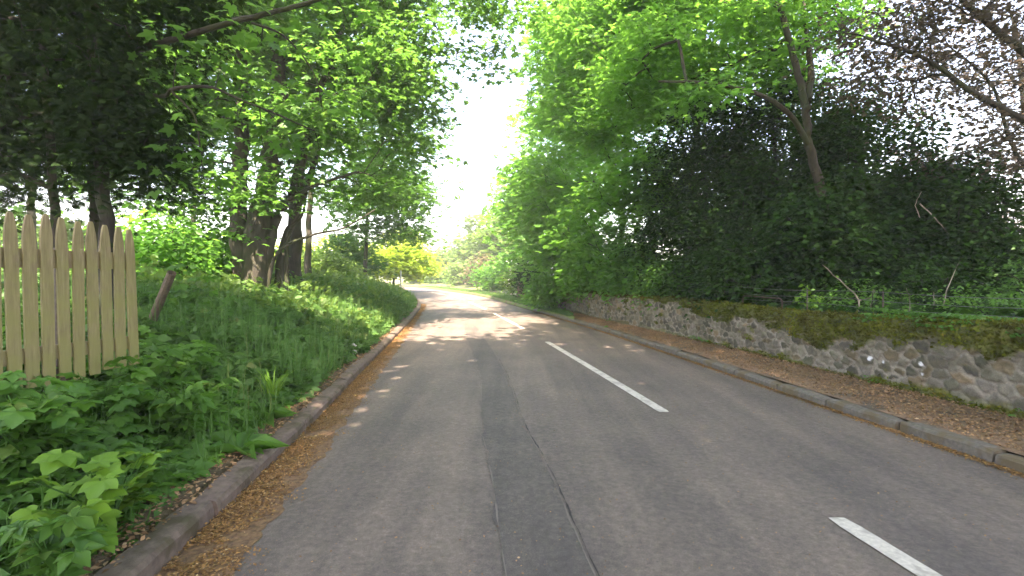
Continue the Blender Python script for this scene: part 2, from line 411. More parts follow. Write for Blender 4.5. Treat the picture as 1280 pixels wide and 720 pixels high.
def ribbon(name, pts, w, mat, lift, rag=0.0, step=.05, kind='structure', broken=0):
    """ragged strip on the road; pts (x, y), w list of widths"""
    p = np.array(pts, float); yy = np.arange(p[0, 1], p[-1, 1], step)
    xc = curve(pts)(yy) if len(p) > 3 else np.interp(yy, p[:, 1], p[:, 0])
    ww = np.interp(yy, p[:, 1], w)
    if broken: ww = ww * np.clip(.35 + 1.4 * np.array([mnoise.fractal(Vector((broken, float(v) * 2.3, 8)), 1.0, 2.0, 4) for v in yy]), 0, .9)
    j = lambda s: np.array([mnoise.noise(Vector((s, float(v) * 4, 0))) + .6 * mnoise.noise(Vector((s, float(v) * 17, 5))) for v in yy]) * rag
    a, b = xc - ww / 2 + j(1.3), xc + ww / 2 + j(9.7)
    o = sheet(name, yy, [(a, road_z(a, yy) + lift), (b, road_z(b, yy) + lift)], mat)
    if kind: tag(o, kind=kind)
    return o
ribbon('road_patch', [(.60, -1), (.17, 2.56), (.06, 3.76), (-.10, 5), (-.23, 7.1), (-.45, 9), (-.85, 12), (-1.3, 15.5)], [.44, .43, .44, .42, .38, .40, .42, .3], M_PATCH, .004, .034, .02)
ribbon('road_seam', [(.36, -1), (-.04, 2.56), (-.15, 3.76), (-.31, 5), (-.42, 7.1), (-.64, 9)], [.012, .012, .011, .010, .014, .012], M_SEAM, .006, .006, .02, broken=3)
ribbon('road_seam', [(.83, -1), (.39, 2.56), (.29, 3.76), (.12, 5), (-.03, 7.1), (-.24, 9), (-.6, 12)], [.010, .011, .011, .010, .02, .014, .012], M_SEAM, .006, .010, .02, broken=5)
ribbon('road_crack', [(.81, -1), (.41, 2.56), (.305, 3.76), (.125, 5), (-.015, 7.1), (-.23, 9)], [.003, .004, .0045, .004, .004, .003], M_CRACK, .0075, .012, .015, broken=9)

# centre line dashes
for y0, y1 in ((-3.0, 3.05), (5.45, 11.3), (14.1, 20.0), (22.3, 28.6), (31.0, 37.0), (39.5, 45.5), (48, 54), (57, 63)):
    yy = np.arange(y0, y1 + .001, .06); yy[-1] = y1
    hw = np.full_like(yy, .06); hw[0] *= .8; hw[-1] *= .8
    hw = hw + np.array([mnoise.noise(Vector((float(v) * 9, 2, 0))) for v in yy]) * .004
    o = sheet('road_marking', yy, [(xC(yy) - hw, 0 * yy + .0455), (xC(yy), 0 * yy + .047), (xC(yy) + hw, 0 * yy + .0455)], M_PAINT); tag(o, kind='structure')

# kerbs: lengths of stone along the edge, joints left open
def kerb(name, xf_, side, y0, y1, unit, wd, top, mat, gap=.012):
    Vs, Qs, n = [], [], 0
    y = y0
    while y < y1:
        ln = unit * random.uniform(.92, 1.08); seg = np.linspace(y + gap / 2, y + ln - gap / 2, 8)
        dz = random.uniform(-.012, .012); dx = random.uniform(-.012, .012)
        prof = [(0, -.08), (0.0, top * .72), (.022, top * .95), (.05, top), (wd, top + .005), (wd, -.08)]
        xs = xf_(seg) + dx
        rows = []
        for q, s_ in enumerate(seg):
            for (o, h) in prof:
                jj = mnoise.noise(Vector((float(s_) * 6, o * 20, side * 3 + h * 9))) * .010
                e = .012 if q in (0, 7) and h > 0 else 0
                rows.append((xs[q] + side * (o + jj + e * (o < .02)), s_, h + dz + jj - e))
        Vs.append(np.array(rows)); m = len(prof)
        i = np.arange(7)[:, None] * m; j = np.arange(m - 1)[None]
        Qs.append(np.stack([i + j, i + j + 1, i + m + j + 1, i + m + j], -1).reshape(-1, 4) + n)
        for b in (0, 7 * m): Qs.append(np.array([(b, b + 1, b + 4, b + 5), (b + 1, b + 2, b + 3, b + 4)]) + n)
        n += len(rows); y += ln
    o = mesh_np(name, np.vstack(Vs), np.vstack(Qs), mat, smooth=False); tag(o, kind='structure')
kerb('kerb', xL, -1, -6, 60, 1.9, .155, .115, M_KERBL, .010)
kerb('kerb', xR, 1, -6, 21, .92, .12, .105, M_KERBR, .030)

# footway between the right kerb and the wall, then grass verge with a worn track beyond the wall's end
yf = np.arange(-6, 27, .15)
pw = np.maximum(xW(yf) + .15 - xR(yf) - .12, .3)
jit = lambda s, a: np.array([mnoise.noise(Vector((s, float(v) * 2, 0))) for v in yf]) * a
fc = []
for q in np.linspace(0, 1, 9):
    fc.append((xR(yf) + .100 + (pw + .02) * q, .113 + .05 * q * q + jit(q * 7, .012)))
o = sheet('footway', yf, fc, M_PATH); tag(o, kind='structure')
yv = np.arange(16.5, 86, .5)
wv = np.interp(yv, [16.5, 19, 24, 35, 60], [.02, .45, 1.1, 1.7, 2.2])
o = sheet('verge', yv, [(xR(yv) + .02, 0 * yv + .02), (xR(yv) + .06, 0 * yv + .16), (xR(yv) + .06 + wv * .5, 0 * yv + .185), (xR(yv) + .06 + wv, 0 * yv + .19)], M_VERGE); tag(o, kind='structure')
yv = np.arange(23.5, 86, .5); wv = np.interp(yv, [16.5, 19, 24, 35, 60], [.02, .45, 1.1, 1.7, 2.2])
o = sheet('path', yv, [(xR(yv) + .06 + wv - .05, 0 * yv + .196), (xR(yv) + .06 + wv + .55, 0 * yv + .2)], M_TRACK); tag(o, kind='structure')
o = sheet('lawn', yv, [(xR(yv) + .06 + wv + .55, 0 * yv + .202), (xR(yv) + .06 + wv + 2.2, 0 * yv + .42), (xR(yv) + .06 + wv + 4.2, 0 * yv + .72)], M_VERGE); tag(o, kind='structure')

# ------------------------------------------------------------------ the stone wall
def vor(s, z, cs=.20, cz=.12):
    """returns (F2-F1, cell id random triple) of a jittered brick-like voronoi"""
    su, zu = s / cs, z / cz
    i0, j0 = np.floor(su).astype(int), np.floor(zu).astype(int)
    best = np.full((2,) + s.shape, 9.0); bid = np.zeros(s.shape, int)
    for di in (-1, 0, 1, 2):
        for dj in (-1, 0, 1):
            i, j = i0 + di, j0 + dj
            h = (i * 73856093) ^ (j * 19349663)
            r1 = ((h * 2654435761) % 100003) / 100003.; r2 = ((h * 40503 + 977) % 100019) / 100019.
            cxp = i + .5 * (j % 2) + .15 + .7 * r1; cyp = j + .15 + .7 * r2
            d = np.sqrt((su - cxp) ** 2 + (zu - cyp) ** 2)
            closer = d < best[0]
            best[1] = np.where(closer, best[0], np.minimum(best[1], d)); bid = np.where(closer, h, bid); best[0] = np.where(closer, d, best[0])
    rr = lambda a, b: ((np.abs(bid) * a + b) % 10007) / 10007.
    return best[1] - best[0], rr(7919, 13), rr(104729, 71), rr(1299709, 5)
def fbm(x, y, s, seed=0, n=3):
    out = np.zeros(x.shape); xr, yr_ = x.ravel(), y.ravel()
    v = np.array([mnoise.fractal(Vector((float(a) * s, float(b) * s, seed)), 1.0, 2.0, n) for a, b in zip(xr, yr_)])
    return v.reshape(x.shape)
def build_wall():
    yy = np.concatenate([np.arange(YW0, 3, .05), np.arange(3, 12, .014), np.arange(12, YW1, .03)])
    wx = xW(yy); ds = np.sqrt(np.gradient(wx) ** 2 + np.gradient(yy) ** 2); S = np.cumsum(ds)
    nx = np.gradient(yy); ny = -np.gradient(wx); L = np.hypot(nx, ny); nx, ny = -nx / L, -ny / L      # towards the road
    Ht = .80 + .02 * np.sin(S * .9) + np.interp(yy, [-4, 5, 8], [.06, .05, 0])
    prof = [(0.0, v) for v in np.linspace(-.05, 1, 58)]
    nf = len(prof)
    prof += [(-.02, 1.035), (-.07, 1.06), (-.15, 1.075), (-.24, 1.075), (-.33, 1.055), (-.38, 1.0), (-.39, .6), (-.39, 0)]
    U = np.array([p[0] for p in prof]); Vv = np.array([p[1] for p in prof])
    Sg, Vg = np.meshgrid(S, Vv, indexing='ij'); Ug = np.meshgrid(S, U, indexing='ij')[1]
    Zg = Vg * Ht[:, None]
    n1 = fbm(Sg, Zg, 2.2, 1, 3); n2 = fbm(Sg, Zg, 14, 4, 2)
    Sw, Zw = Sg + .06 * n1 + .035 * n2, Zg + .05 * n1 + .028 * n2
    F12, c1, c2, c3 = vor(Sw, Zw)
    stone = np.clip((F12 - .05 - .16 * np.clip(n1 + .15, 0, 1)) / .15, 0, 1); stone = stone * stone * (3 - 2 * stone)
    face = (Vg <= 1.0) & (Ug > -.1)
    disp = np.where(face, (stone * (.008 + .020 * c1) + n2 * .010 + n1 * .008), .012 * n1 + .008 * n2)
    disp *= np.where(Vg > .93, .6, 1)
    disp = disp + np.clip((.12 - Zg) / .12, 0, 1) * .04 * face
    X = wx[:, None] + nx[:, None] * (Ug + disp); Y = yy[:, None] + ny[:, None] * (Ug + disp)
    Zf = .10 + Zg + np.where(~face, disp, 0)
    n3 = fbm(Sg, Zg, .75, 9, 3); n4 = fbm(Sg * .6, Zg * 2, 5, 12, 3)
    ytop = np.interp(yy, [3, 6, 8, 10.5, 14, 18], [.66, .62, .60, .80, .90, .93])[:, None]
    moss = np.clip((Vg - (ytop + .36 * n3 + .20 * n4)) / .07, 0, 1)
    lowm = np.clip((.15 + .10 * n3 + .06 * n4 - Vg) / .06, 0, 1) * np.interp(yy, [9, 13], [1, .25])[:, None]
    blotch = np.clip((n3 * .9 + n4 * .4 - .50) / .1, 0, 1) * .8
    m = np.clip(np.maximum(np.maximum(moss, lowm), blotch), 0, 1); m = np.where(face, m, 1)
    base = np.stack([.060 + .14 * c2, .053 + .120 * c2 + .01 * c3, .043 + .096 * c2 - .01 * c3], -1)
    red = (c3 > .82)[..., None]; base = np.where(red, base * np.array([1.25, 1.0, .85]), base)
    base = base * (1 + .35 * n2[..., None])
    mort = np.array([.25, .218, .170]) * (1 + .25 * n1[..., None])
    col = base * stone[..., None] + mort * (1 - stone[..., None])
    dirt = np.clip((n4 + .1) * 1.2, 0, .6)[..., None]; col = col * (1 - dirt) + np.array([.10, .085, .05]) * dirt
    mc = np.stack([.095 + .06 * n4, .098 + .05 * n4 , .018 + .01 * n3], -1) * (1 + .4 * n2[..., None])
    col = col * (1 - m[..., None]) + mc * m[..., None]
    for (py_, zc, rr_) in ((6.55, .345, .038), (6.35, .33, .022), (5.85, .39, .030), (5.83, .27, .025)):   # white lichen spots
        s0 = np.interp(py_, yy, S); d = np.hypot(Sg - s0, (Zg - zc)) + .012 * n2
        k = np.clip((rr_ - d) / .006, 0, 1)[..., None] * face[..., None]; col = col * (1 - k) + .72 * k
    col = np.clip(np.concatenate([col, np.ones(col.shape[:2] + (1,))], -1), .004, 1)
    V = np.stack([X, Y, Zf], -1); n, mm = X.shape
    i = np.arange(n - 1)[:, None] * mm; j = np.arange(mm - 1)[None]
    Q = np.stack([i + j, i + mm + j, i + mm + j + 1, i + j + 1], -1).reshape(-1, 4)
    mat, t, b, _ = new_mat('rubble_stone')
    at = N(t, 'ShaderNodeAttribute', attribute_name='stone_col'); p = geo_pos(t); nz = noise_tex(t, 70, 5, .7, p)
    r = ramp(t, [(.25, (.62, .62, .62)), (.75, (1.35, 1.35, 1.35))]); t.links.new(nz.outputs[0], r.inputs[0])
    t.links.new(mixc(t, 1, at.outputs['Color'], r.outputs[0], 'MULTIPLY'), b.inputs['Base Color'])
    b.inputs['Roughness'].default_value = .9; bump(t, nz.outputs[0], .7, .008, b)
    w = empty('stone_wall', (xW(8.), 8., .1), 'long low rubble stone wall with mossy top running beside the littered footway', 'stone wall')
    org = np.array(w.location)
    mesh_np('masonry', V.reshape(-1, 3), Q, mat, w, {'stone_col': ('FLOAT_COLOR', col.reshape(-1, 4))}, smooth=True, origin=org)
    # moss tufts growing on it
    mi = np.argwhere((m > .55) & (yy[:, None] > 2.5))
    wgt = np.interp(yy[mi[:, 0]], [3, 12, 12.01, 21], [1, 1, 2.2, 2.2]) * np.where(mi[:, 1] >= nf, 5, 1)
    pick = mi[rng.choice(len(mi), 42000, p=wgt / wgt.sum())]
    pos = V[pick[:, 0], pick[:, 1]] + rng.normal(0, .012, (len(pick), 3))
    az = rng.uniform(0, 2 * np.pi, len(pick))
    ax = np.stack([nx[pick[:, 0]] * .8 + np.cos(az) * .7, ny[pick[:, 0]] * .8 + np.sin(az) * .7, rng.normal(.1, .6, len(pick))], 1)
    fr = frames(ax, rng.normal(0, 1, (len(pick), 3)) + np.array([0, 0, .8]))
    cl = np.array([mnoise.noise(Vector(tuple(map(float, p * 2.6)))) for p in pos])
    rn = np.clip(.45 + cl * .9 + rng.normal(0, .15, len(pick)), 0, 1)
    leaf_mesh('moss', DIAM, pos, fr, rng.uniform(.015, .06, len(pick)), LM['moss'], w, org, rnd=rn)
    return V, yy, nx, ny
WV, Wy, Wnx, Wny = build_wall()

# ------------------------------------------------------------------ litter (nobody could count it)
def litter(name, n, fn, mat, smin, smax, tpl=DIAM, label=None):
    pos = fn(n); fr = rand_frames(len(pos), 0.0, .35)
    o = leaf_mesh(name, tpl, pos, fr, smin + (smax - smin) * rng.random(len(pos)) ** 1.8, mat); tag(o, label, 'leaf litter', kind='stuff'); return o
def clump0(x, y, s, z=0): return np.array([mnoise.noise(Vector((float(a) * s, float(b) * s, z))) for a, b in zip(x, y)])
def f_left(n):
    y = 1.2 + 26 * rng.random(n) ** 1.9; w = np.interp(y, [1, 4, 8, 15, 27], [.42, .40, .34, .26, .35])
    o = np.abs(rng.normal(0, .45, n)) * w + .0
    x = xL(y) + o; k = clump0(x, y, 2.6) + .35 * clump0(x, y, 9) > .9 * o / w - .75; x, y, o = x[k], y[k], o[k]
    return np.stack([x, y, road_z(x, y) + .006 + rng.random(len(x)) * .03 * np.exp(-o * 3)], 1)
litter('fallen_bracts_by_left_kerb', 80000, f_left, LM['gold'], .006, .026, DIAM, 'band of orange brown fallen bracts along the left kerb')
def f_right(n):
    y = 1.5 + 20 * rng.random(n) ** 1.4; o = np.abs(rng.normal(0, .055, n)); x = xR(y) - o
    return np.stack([x, y, road_z(x, y) + .006 + rng.random(n) * .012], 1)
litter('fallen_bracts_by_right_kerb', 22000, f_right, LM['gold'], .008, .028, DIAM, 'thin line of golden debris along the foot of the right kerb')
def f_foot(n):
    y = 1.5 + 22 * rng.random(n) ** 1.3; q = rng.random(n) ** .8; x = xR(y) + .13 + (xW(y) - xR(y) - .10) * q
    return np.stack([x, y, .118 + .05 * q * q + rng.random(n) * .014], 1)
litter('dry_leaves_on_footway', 60000, f_foot, LM['litter'], .007, .038, OVATE, 'brown dry leaves strewn over the footway')
def f_road(n):
    y = 1.2 + 24 * rng.random(n) ** 1.5; x = xL(y) + (xR(y) - xL(y)) * rng.random(n); return np.stack([x, y, road_z(x, y) + .006], 1)
litter('scattered_bits_on_road', 9000, f_road, LM['litter'], .004, .02, DIAM, 'tiny pale bits of debris scattered over the road')
def f_soil(n):
    y = 1.0 + 12 * rng.random(n) ** 1.5; o = .12 + .5 * rng.random(n); x = xL(y) - o; return np.stack([x, y, HL(o - .15, y) + .02], 1)
litter('dry_leaves_behind_left_kerb', 6000, f_soil, LM['litter'], .015, .05, OVATE, 'brown dead leaves on bare soil behind the left kerb')
ribbon('gutter_dirt', [(xL(1) + .17, 1), (xL(2.5) + .18, 2.5), (xL(4) + .17, 4), (xL(8) + .15, 8), (xL(14) + .12, 14), (xL(27) + .16, 27)], [.36, .36, .36, .30, .24, .3], M_GUTTER, .004, .06, .04)
ribbon('gutter_dirt', [(xR(1) - .03, 1), (xR(4) - .03, 4), (xR(8) - .03, 8), (xR(14) - .03, 14), (xR(20) - .03, 20)], [.06, .07, .07, .08, .10], M_GUTTER, .004, .02, .04)

# ------------------------------------------------------------------ trees
def blob_tips(blobs, n, thr=-.12, ns=.55, shell=.45):
    w = np.array([b[1][0] * b[1][1] * b[1][2] for b in blobs]) ** .75
    out = []; w = w / w.sum()
    while len(out) < n:
        b = blobs[rng.choice(len(blobs), p=w)]
        d = rng.normal(size=3); d /= np.linalg.norm(d)
        r = rng.random() ** (1 / 3); r = max(r, rng.random() * shell + (1 - shell) * r)
        p = np.array(b[0]) + d * r * np.array(b[1])
        if mnoise.noise(Vector(tuple(float(v) * ns for v in p)) + Vector((31, 7, 3))) < thr: continue
        out.append(p)
    return np.array(out)

def tree(name, label, cat, base, trunks, blobs, ntips, per, leaf, lsize, bark_m, tpl=MAPLE, group=None, r0=.22, cr=.45, flat=.35,
         droop=.25, tilt=.5, thr=-.12, ns=.55, twig_r=.006, tips=None, shell=.45, limb_sag=.12, cat_tip_r=None, sides=9):
    base = np.array([float(v) for v in base])
    root = empty(name, base, label, cat, group)
    if tips is None: tips = blob_tips(blobs, ntips, thr, ns, shell)
    nodes, par, ch = [], [], []
    tr_r = []
    for (pth, ra, rb) in trunks:
        P_ = smooth_path(pth, max(8, int(len(pth) * 7))); 
        P_[1:-1] += rng.normal(0, ra * .10, P_[1:-1].shape) * np.array([1, 1, .2])
        rr = np.linspace(ra, rb, len(P_)); rr[:2] *= np.array([1.35, 1.12])[:2] if ra > .1 else 1
        tr = TubeSet(); tr.add(P_, rr, sides if ra > .05 else 6)
        tr.build('limb' if tr_r else 'trunk', bark_m, root, base)
        for q in range(len(P_)):
            nodes.append(P_[q]); par.append(-1); tr_r.append(rr[q])
    nt0 = len(nodes)
    ntr = np.array(nodes)
    low = np.percentile(ntr[:, 2], 25)
    d0 = np.array([np.min(np.linalg.norm(ntr - t, axis=1)) for t in tips])
    order = np.argsort(d0)
    cap = nt0 + 40 * len(tips); NA = np.zeros((cap, 3)); NA[:nt0] = ntr; nn = nt0
    dist_tr = np.zeros(cap); chains = []; parent = -np.ones(cap, int); cnt = np.zeros(cap)
    for ti in order:
        t = tips[ti]
        d = np.linalg.norm(NA[:nn] - t, axis=1)
        pen = dist_tr[:nn] * .25 + np.where(NA[:nn, 2] > t[2] + .2, .6 * (NA[:nn, 2] - t[2]), 0) + np.where(NA[:nn, 2] < low, .5, 0)
        k = int(np.argmin(d + pen)); a = NA[k]; L = d[k]
        m = max(2, min(16, int(L / .35) + 1)); f = np.linspace(0, 1, m + 1)[1:, None]
        seg = a + (t - a) * f
        seg[:, 2] += (np.sin(f[:, 0] * np.pi) * limb_sag * L)
        if m > 2: seg[:-1] += rng.normal(0, .045 * L / m ** .5 * .8, seg[:-1].shape)
        ids = np.arange(nn, nn + m)
        if nn + m >= cap: break
        NA[ids] = seg; parent[ids] = np.concatenate([[k], ids[:-1]]); dist_tr[ids] = dist_tr[k] + L * f[:, 0]
        nn += m; chains.append((k, ids))
    for k, ids in chains:
        q = ids[-1]
        while q >= 0: cnt[q] += 1; q = parent[q]
    comp = {}
    rootof = {}
    for k, ids in chains:
        rk = k if k < nt0 else rootof[k]
        for q in ids: rootof[int(q)] = rk
        limbs = comp.setdefault(rk, TubeSet())
        rad = twig_r * np.sqrt(cnt[ids]) + .002
        if k < nt0: r_in = min(rad[0] * 1.15, tr_r[k] * .9)
        else: r_in = min((twig_r * math.sqrt(cnt[k]) + .002), rad[0] * 1.1)
        rad[-1] *= .6
        limbs.add(np.vstack([NA[k], NA[ids]]), np.concatenate([[r_in], rad]), 6 if rad[0] > .02 else 4)
    for limbs in comp.values(): limbs.build('branch', bark_m, root, base)
    n = len(tips) * per
    ti = np.repeat(np.arange(len(tips)), per)
    off = rng.normal(0, 1, (n, 3)) * np.array([cr, cr, cr * flat])
    rad2 = (off[:, 0] ** 2 + off[:, 1] ** 2) / (cr * cr)
    off[:, 2] -= rad2 * cr * .10
    pos = tips[ti] + off
    az = np.arctan2(off[:, 1], off[:, 0]) + rng.normal(0, .9, n)
    fr = rand_frames(n, droop, tilt, az)
    rn = np.clip(rng.random(n) * .7 + np.repeat(rng.random(len(tips)), per) * .3, 0, 1)
    leaf_mesh('crown', tpl, pos, fr, rng.uniform(.7, 1.25, n) * lsize, LM[leaf], root, base, rnd=rn)
    return root
def B(x, y, Z, *r):
    r = r if len(r) == 3 else (r[0],) * 3
    return (px(x, y, Z), r)
def gl(x, y): return float(HL(max(float(xL(y)) - x - .2, 0), y))
def gr_(x, y): return float(HR(max(x - float(xR(y)), 0), y))

GRP_L, GRP_R = 'leafy trees on the left bank', 'green trees leaning over the stone wall'
# --- left: many-stemmed tree
bx, by = -6.25, 12.0; bz = gl(bx, by) - .1
P_ = lambda x, y, Z: px(x, y, Z)
tree('sycamore_tree', 'old many-stemmed tree with thick grey brown trunks rising from the left bank', 'tree', (bx, by, bz),
     [([(bx - .1, by, bz), P_(300, 290, 12), P_(301, 215, 12), P_(306, 120, 12.1), P_(300, 0, 12.3), P_(290, -120, 12.5)], .23, .10),
      ([(bx + .2, by - .1, bz), P_(322, 290, 12), P_(337, 215, 12.1), P_(352, 120, 12.2), P_(345, 0, 12.5), P_(350, -140, 12.5)], .30, .10),
      ([(bx + .35, by, bz), P_(340, 290, 12.2), P_(372, 225, 12.4), P_(392, 140, 12.6), P_(430, 40, 12.8)], .17, .06),
      ([(bx + .7, by + .2, bz), P_(352, 320, 12.6), P_(372, 262, 12.9), P_(398, 190, 13.2), P_(415, 100, 13.5)], .12, .05),
      ([(bx + .5, by - .2, bz), P_(345, 320, 11.6), P_(388, 295, 11.6), P_(430, 285, 11.6), P_(470, 262, 11.8)], .05, .012),
      ([P_(345, 262, 12), P_(390, 235, 12), P_(450, 215, 12.2)], .06, .02),
      ([(bx + .9, by + .2, bz), P_(360, 300, 12.3), P_(378, 270, 12.5), P_(385, 240, 12.8)], .06, .02)],
     [B(300, 90, 12, 3.2, 2.4, 2.0), B(410, 110, 12.5, 2.4, 2.4, 2.2), B(480, 170, 13.5, 1.4, 2, 1.9), B(200, 120, 12.5, 1.6, 2, 1.8), B(330, -80, 12.5, 4.2, 4, 2.6),
      B(455, 240, 13.5, 1.4, 1.5, .5), B(210, 235, 12.5, 1.6, 1.6, .7), B(480, 20, 13, 1.7, 2, 1.6), B(318, 318, 11.4, .7, .4, .4), B(345, 225, 11.3, .9, .5, .6), B(300, 270, 11.5, .5, .4, .5)],
     390, 75, 'maple', .15, BARK, MAPLE, GRP_L, cr=.42, thr=-.10, ns=.8)
# --- left: trees behind
def ltree(X, Y, label, blobs, n, per, ls, leaf='maple', r=.17, cr=.6, tpl=TWIG, h=9, lean=.5, name='broadleaf_tree', thr=-.14, grp=GRP_L, ns=.5):
    z = gl(X, Y) - .1 if X < 0 else gr_(X, Y) - .15
    return tree(name, label, 'tree', (X, Y, z), [([(X, Y, z), (X + .1, Y, z + h * .35), (X + lean, Y - .2, z + h)], r, r * .35)], blobs, n, per, leaf, ls, BARK, tpl, grp, cr=cr, thr=thr, ns=ns)
ltree(-8.4, 21, 'tall leafy tree on the left bank just beyond the many-stemmed tree', [B(420, 80, 21, 4.0, 4, 4.2), B(450, 215, 20.5, 2.9, 3, 1.5), B(330, 120, 22, 3.5, 3, 4), B(455, -90, 21, 4.2, 4, 3.5), B(490, 150, 21, 1.8, 2, 3.2)], 210, 32, .28, thr=.0, ns=.7)
ltree(-9.5, 33, 'farthest tall leafy tree of the left bank with low boughs near the road gap', [B(470, 130, 33, 4.0, 4, 5), B(468, 245, 33, 3.5, 3.5, 2.6), B(505, 265, 33, 1.8, 2, 2.4)], 240, 30, .38, cr=.75, thr=-.04)
ltree(-15, 24, 'broad tree behind the many-stemmed trunks on the left', [B(200, 100, 24, 5, 4, 5.5), B(280, 30, 25, 5, 4, 6), B(120, 150, 25, 4, 4, 4)], 240, 30, .36, cr=.8, h=10)
ltree(-16, 17, 'large tree behind the dark conifer at the left edge', [B(30, 60, 17, 4, 3.5, 5), B(110, 120, 18, 2.6, 3, 3.2)], 130, 26, .32, cr=.7, thr=.0, h=8)
# yellow lit tree and pale far trees at the bend
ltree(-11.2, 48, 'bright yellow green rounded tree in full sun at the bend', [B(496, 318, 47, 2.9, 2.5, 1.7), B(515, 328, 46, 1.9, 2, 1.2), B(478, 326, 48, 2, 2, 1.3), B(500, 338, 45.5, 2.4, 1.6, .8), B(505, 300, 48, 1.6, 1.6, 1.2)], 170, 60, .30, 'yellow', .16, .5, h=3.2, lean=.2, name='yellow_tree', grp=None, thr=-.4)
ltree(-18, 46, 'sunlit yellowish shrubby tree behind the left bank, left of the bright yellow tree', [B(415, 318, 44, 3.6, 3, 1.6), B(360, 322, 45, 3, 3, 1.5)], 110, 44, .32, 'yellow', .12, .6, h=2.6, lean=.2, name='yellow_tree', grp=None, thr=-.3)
ltree(-12.6, 38, 'mid green bush-like tree in front of the bright yellow tree', [B(436, 318, 37, 2.0, 1.6, 1.5), B(450, 330, 36, 1.5, 1.5, .8)], 70, 44, .30, 'maple', .10, .5, h=2.4, lean=.2, name='small_tree', grp=None, thr=-.4)
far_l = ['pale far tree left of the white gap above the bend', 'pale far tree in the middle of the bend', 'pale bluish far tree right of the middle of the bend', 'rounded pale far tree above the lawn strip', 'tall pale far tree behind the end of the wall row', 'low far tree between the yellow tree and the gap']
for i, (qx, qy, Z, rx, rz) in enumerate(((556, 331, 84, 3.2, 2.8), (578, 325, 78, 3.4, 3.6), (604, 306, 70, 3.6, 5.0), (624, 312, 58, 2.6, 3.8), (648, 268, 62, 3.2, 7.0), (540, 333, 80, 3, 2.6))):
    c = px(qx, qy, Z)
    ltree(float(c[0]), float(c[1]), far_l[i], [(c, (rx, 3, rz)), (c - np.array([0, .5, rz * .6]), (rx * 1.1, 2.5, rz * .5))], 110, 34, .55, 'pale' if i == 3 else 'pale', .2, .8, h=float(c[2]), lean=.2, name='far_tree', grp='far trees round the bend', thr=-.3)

# --- right: beech row over the wall
def rt(X, Y, *a, **k): return ltree(X, Y, *a, leaf=k.pop('leaf', 'beech'), grp=k.pop('grp', GRP_R), name=k.pop('name', 'beech_tree'), **k)
bx, by = 6.25, 10.4; bz = gr_(bx, by) - .1
tree('beech_tree', 'beech with a bent brown trunk and long bough among the dark hollies', 'tree', (bx, by, bz),
     [([(bx, by, bz), P_(1030, 300, 10.35), P_(1022, 230, 10.26), P_(1008, 180, 10.26), P_(1004, 140, 10.35), P_(985, 60, 10.43), P_(955, -40, 10.69), P_(940, -150, 10.69)], .11, .045),
      ([P_(1010, 185, 10.26), P_(985, 145, 10.00), P_(940, 118, 9.75), P_(880, 106, 9.58), P_(822, 104, 9.40)], .06, .02),
      ([P_(1004, 140, 10.35), P_(1010, 90, 10.60), P_(1000, 20, 10.77)], .09, .04)],
     [B(880, 55, 11.5, 2.0, 1.6, .9), B(810, 90, 11.5, 1.1, 1.4, .9), B(960, 40, 12, 1.9, 1.8, 1.1), B(930, -100, 12.5, 3.2, 3, 2), B(1030, 20, 12.5, .9, 1.5, 1.0), B(960, 105, 12, 1.0, 1.0, .5), B(900, 112, 9.6, .8, .35, .28), B(1000, 150, 9.8, .45, .35, .5)],
     260, 80, 'beech', .12, BARKO, MAPLE, GRP_R, cr=.36, flat=.3, thr=-.1, ns=.8)
rt(5.6, 16.5, 'beech behind the wall with layered bright boughs left of the dark hollies', [B(770, 80, 16, 2.4, 2.2, 2.6), B(770, 200, 16, 1.5, 2, 2.0), B(800, -80, 16.5, 3.2, 3, 3), B(740, 280, 17, 1.1, 1.6, 1.4), B(860, 60, 17, 2.6, 2.4, 2.6), B(770, 330, 16.5, 1.2, 1.2, .8), B(830, 270, 17.5, 1.5, 1.4, 2.2), B(806, 260, 15.3, .9, .9, 1.7), B(800, 335, 15.3, .9, .8, .8), B(850, 190, 18, 1.5, 1.4, 2.0), B(800, 300, 19, 1.6, 1.2, 1.6)], 440, 46, .24, cr=.42)
rt(4.6, 22, 'tall beech by the end of the stone wall', [B(750, 120, 21, 2.6, 2.6, 4.0), B(700, 250, 21, 1.9, 2.2, 2.2), B(725, 320, 21, 1.7, 1.6, 1.2), B(790, -60, 21, 3, 3, 3.6), B(706, 60, 21, 1.2, 1.8, 2.4)], 340, 40, .28, cr=.5)
rt(4.3, 29, 'tall beech beyond the wall leaning over the grass verge', [B(712, 190, 28, 2.8, 2.6, 5.5), B(672, 290, 28, 1.7, 2.2, 2.2), B(748, 20, 28, 2.6, 3, 5), B(662, 250, 28, 1.2, 1.6, 2.2)], 320, 34, .34, cr=.6)
rt(3.4, 39, 'far beech where the trees meet the white gap', [B(692, 210, 38, 3.2, 3, 6.5), B(648, 290, 38, 2.4, 2.4, 3.4), B(735, 60, 38, 3.4, 3, 7), B(650, 250, 38, 1.6, 2, 3.0)], 300, 30, .44, cr=.8)
